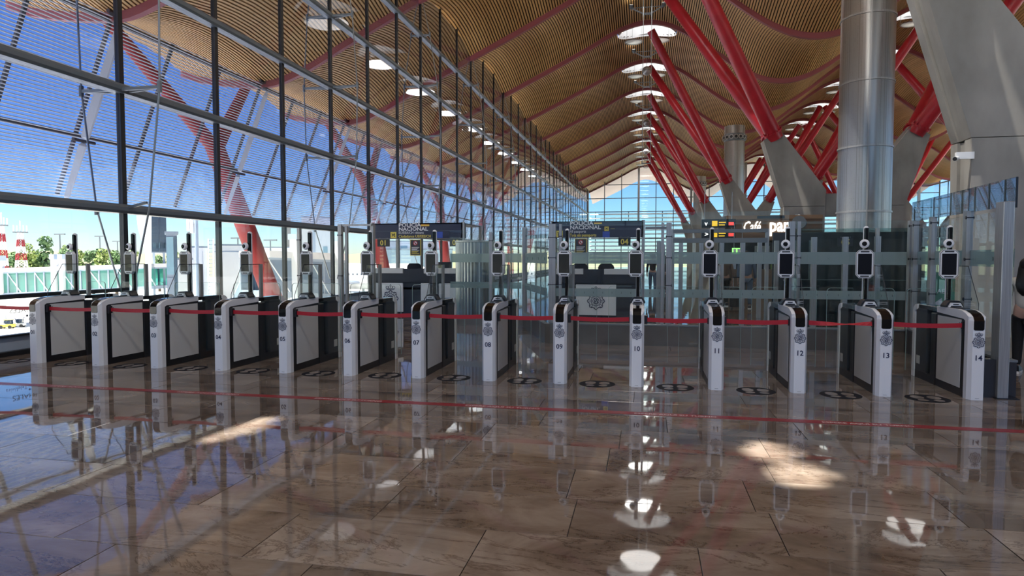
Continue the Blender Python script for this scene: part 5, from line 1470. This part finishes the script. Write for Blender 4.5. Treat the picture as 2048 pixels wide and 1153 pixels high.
def plane(px, py, Y):
    p = atc(px,py,Y); t = thing('airliner','white airliner with red lettering parked behind gates 05 and 06','aircraft',(p.x,p.y,p.z), .2)
    prof = [(.05,-13),(.8,-12.4),(1.5,-11),(1.9,-9),(1.95,-4),(1.95,8),(1.5,12),(.8,15.5),(.2,18)]
    MB().lathe([(r,-z) for r,z in prof], 24, axis='x').build('fuselage', M['wall_white'], t, 'auto')
    for k in range(26): MB().ball((-9+.62*k,-1.90,.35),.15,8,6,(.8,.35,1)).build('window', M['win_dark'], t)
    text('red_lettering','aer',1.5,(-9,-1.72,.75),UX,UZ,M['glow_red2'],t,sx=1.1,bold=.03)
    MB().prism([(-13,1.0),(-17.5,1.0),(-18.2,3.3),(-16.6,3.3)],'y',-.15,.15).build('tail_fin', M['belt'], t)
    MB().prism([(2,-1.5),(-3,-1.5),(-7,-14),(-5,-14)],'z',-1.0,-.75).build('wing', M['clad_grey'], t)
    MB().tube((-2.5,-6,-1.7),(1.2,-6,-1.7),.95,.75,16).build('engine', M['white'], t,'auto')
    for x in (-9,2): MB().box(x-.12,x+.12,-.3,.3,GZ-p.z+.4,-1.6).build('gear_leg', M['rod'], t); MB().tube((x,-.4,GZ-p.z+.5),(x,.4,GZ-p.z+.5),.5,.5,14).build('wheel', M['black'], t)
M['glow_red2'] = mat('red_plane_lettering', (.75,.04,.06), .5)
plane(700, 553, 98)
block('control_block','grey concrete tower block on the skyline behind the fifth gate',569,582,436,500,142,6,M['concrete'],[])
block('apron_cabin','pale apron building with a yellow vent behind the tall steel posts',604,668,436,503,112,6,M['pale_wall'],[(.0,.30,.0,1,M['panel'],'panel'),(.34,.42,.0,1,M['clad_grey'],'joint'),(.66,.80,.25,.62,M['pale_glass'],'window'),(.80,.93,.08,.24,M['yellow'],'vent')])
block('terminal_pier','low white terminal pier along the skyline behind the fourth to sixth gates',516,606,496,506,125,8,M['wall_white'],[(0,1,.2,.5,M['win_dark'],'window')])
block('terminal_pier','far pale pier with a small window behind the first police booth',762,900,484,500,118,8,M['wall_white'],[(.28,.38,.3,.92,M['pale_glass'],'window')])
block('terminal_pier','broad pale blue pier wall under the far pier behind the first booth',764,905,500,560,110,8,M['pier_blue'],[])
# ground vehicles glimpsed under the jet bridge
def tug(px, py, Y, m, lab, rz, sc=1):
    p = at(px,py,Y); t = thing('baggage_tug', lab, 'vehicle', (p.x,p.y,GZ), rz, 'apron tugs'); t.scale = (sc,sc,sc)
    MB().box(-1.3,1.3,-.65,.65,.35,.95,.08).build('body', m, t); MB().box(-.2,.9,-.6,.6,.95,1.75,.1).build('cab', M['win_dark'], t); MB().box(-.3,1.0,-.65,.65,1.75,1.83).build('roof', m, t)
    for x in (-.8,.8):
        for y in (-.62,.62): MB().tube((x,y-.1,.33),(x,y+.1,.33),.33,n=14).build('wheel', M['black'], t)
tug(14,650,46,M['yellow'],'yellow baggage tug on the apron behind the mirrored lettering',.4,.42)
tug(36,652,47,M['panel'],'grey baggage tug right of the yellow one on the apron',.5,.42)
tug(662,580,60,M['yellow'],'yellow tug on the apron behind gate 05',.1)
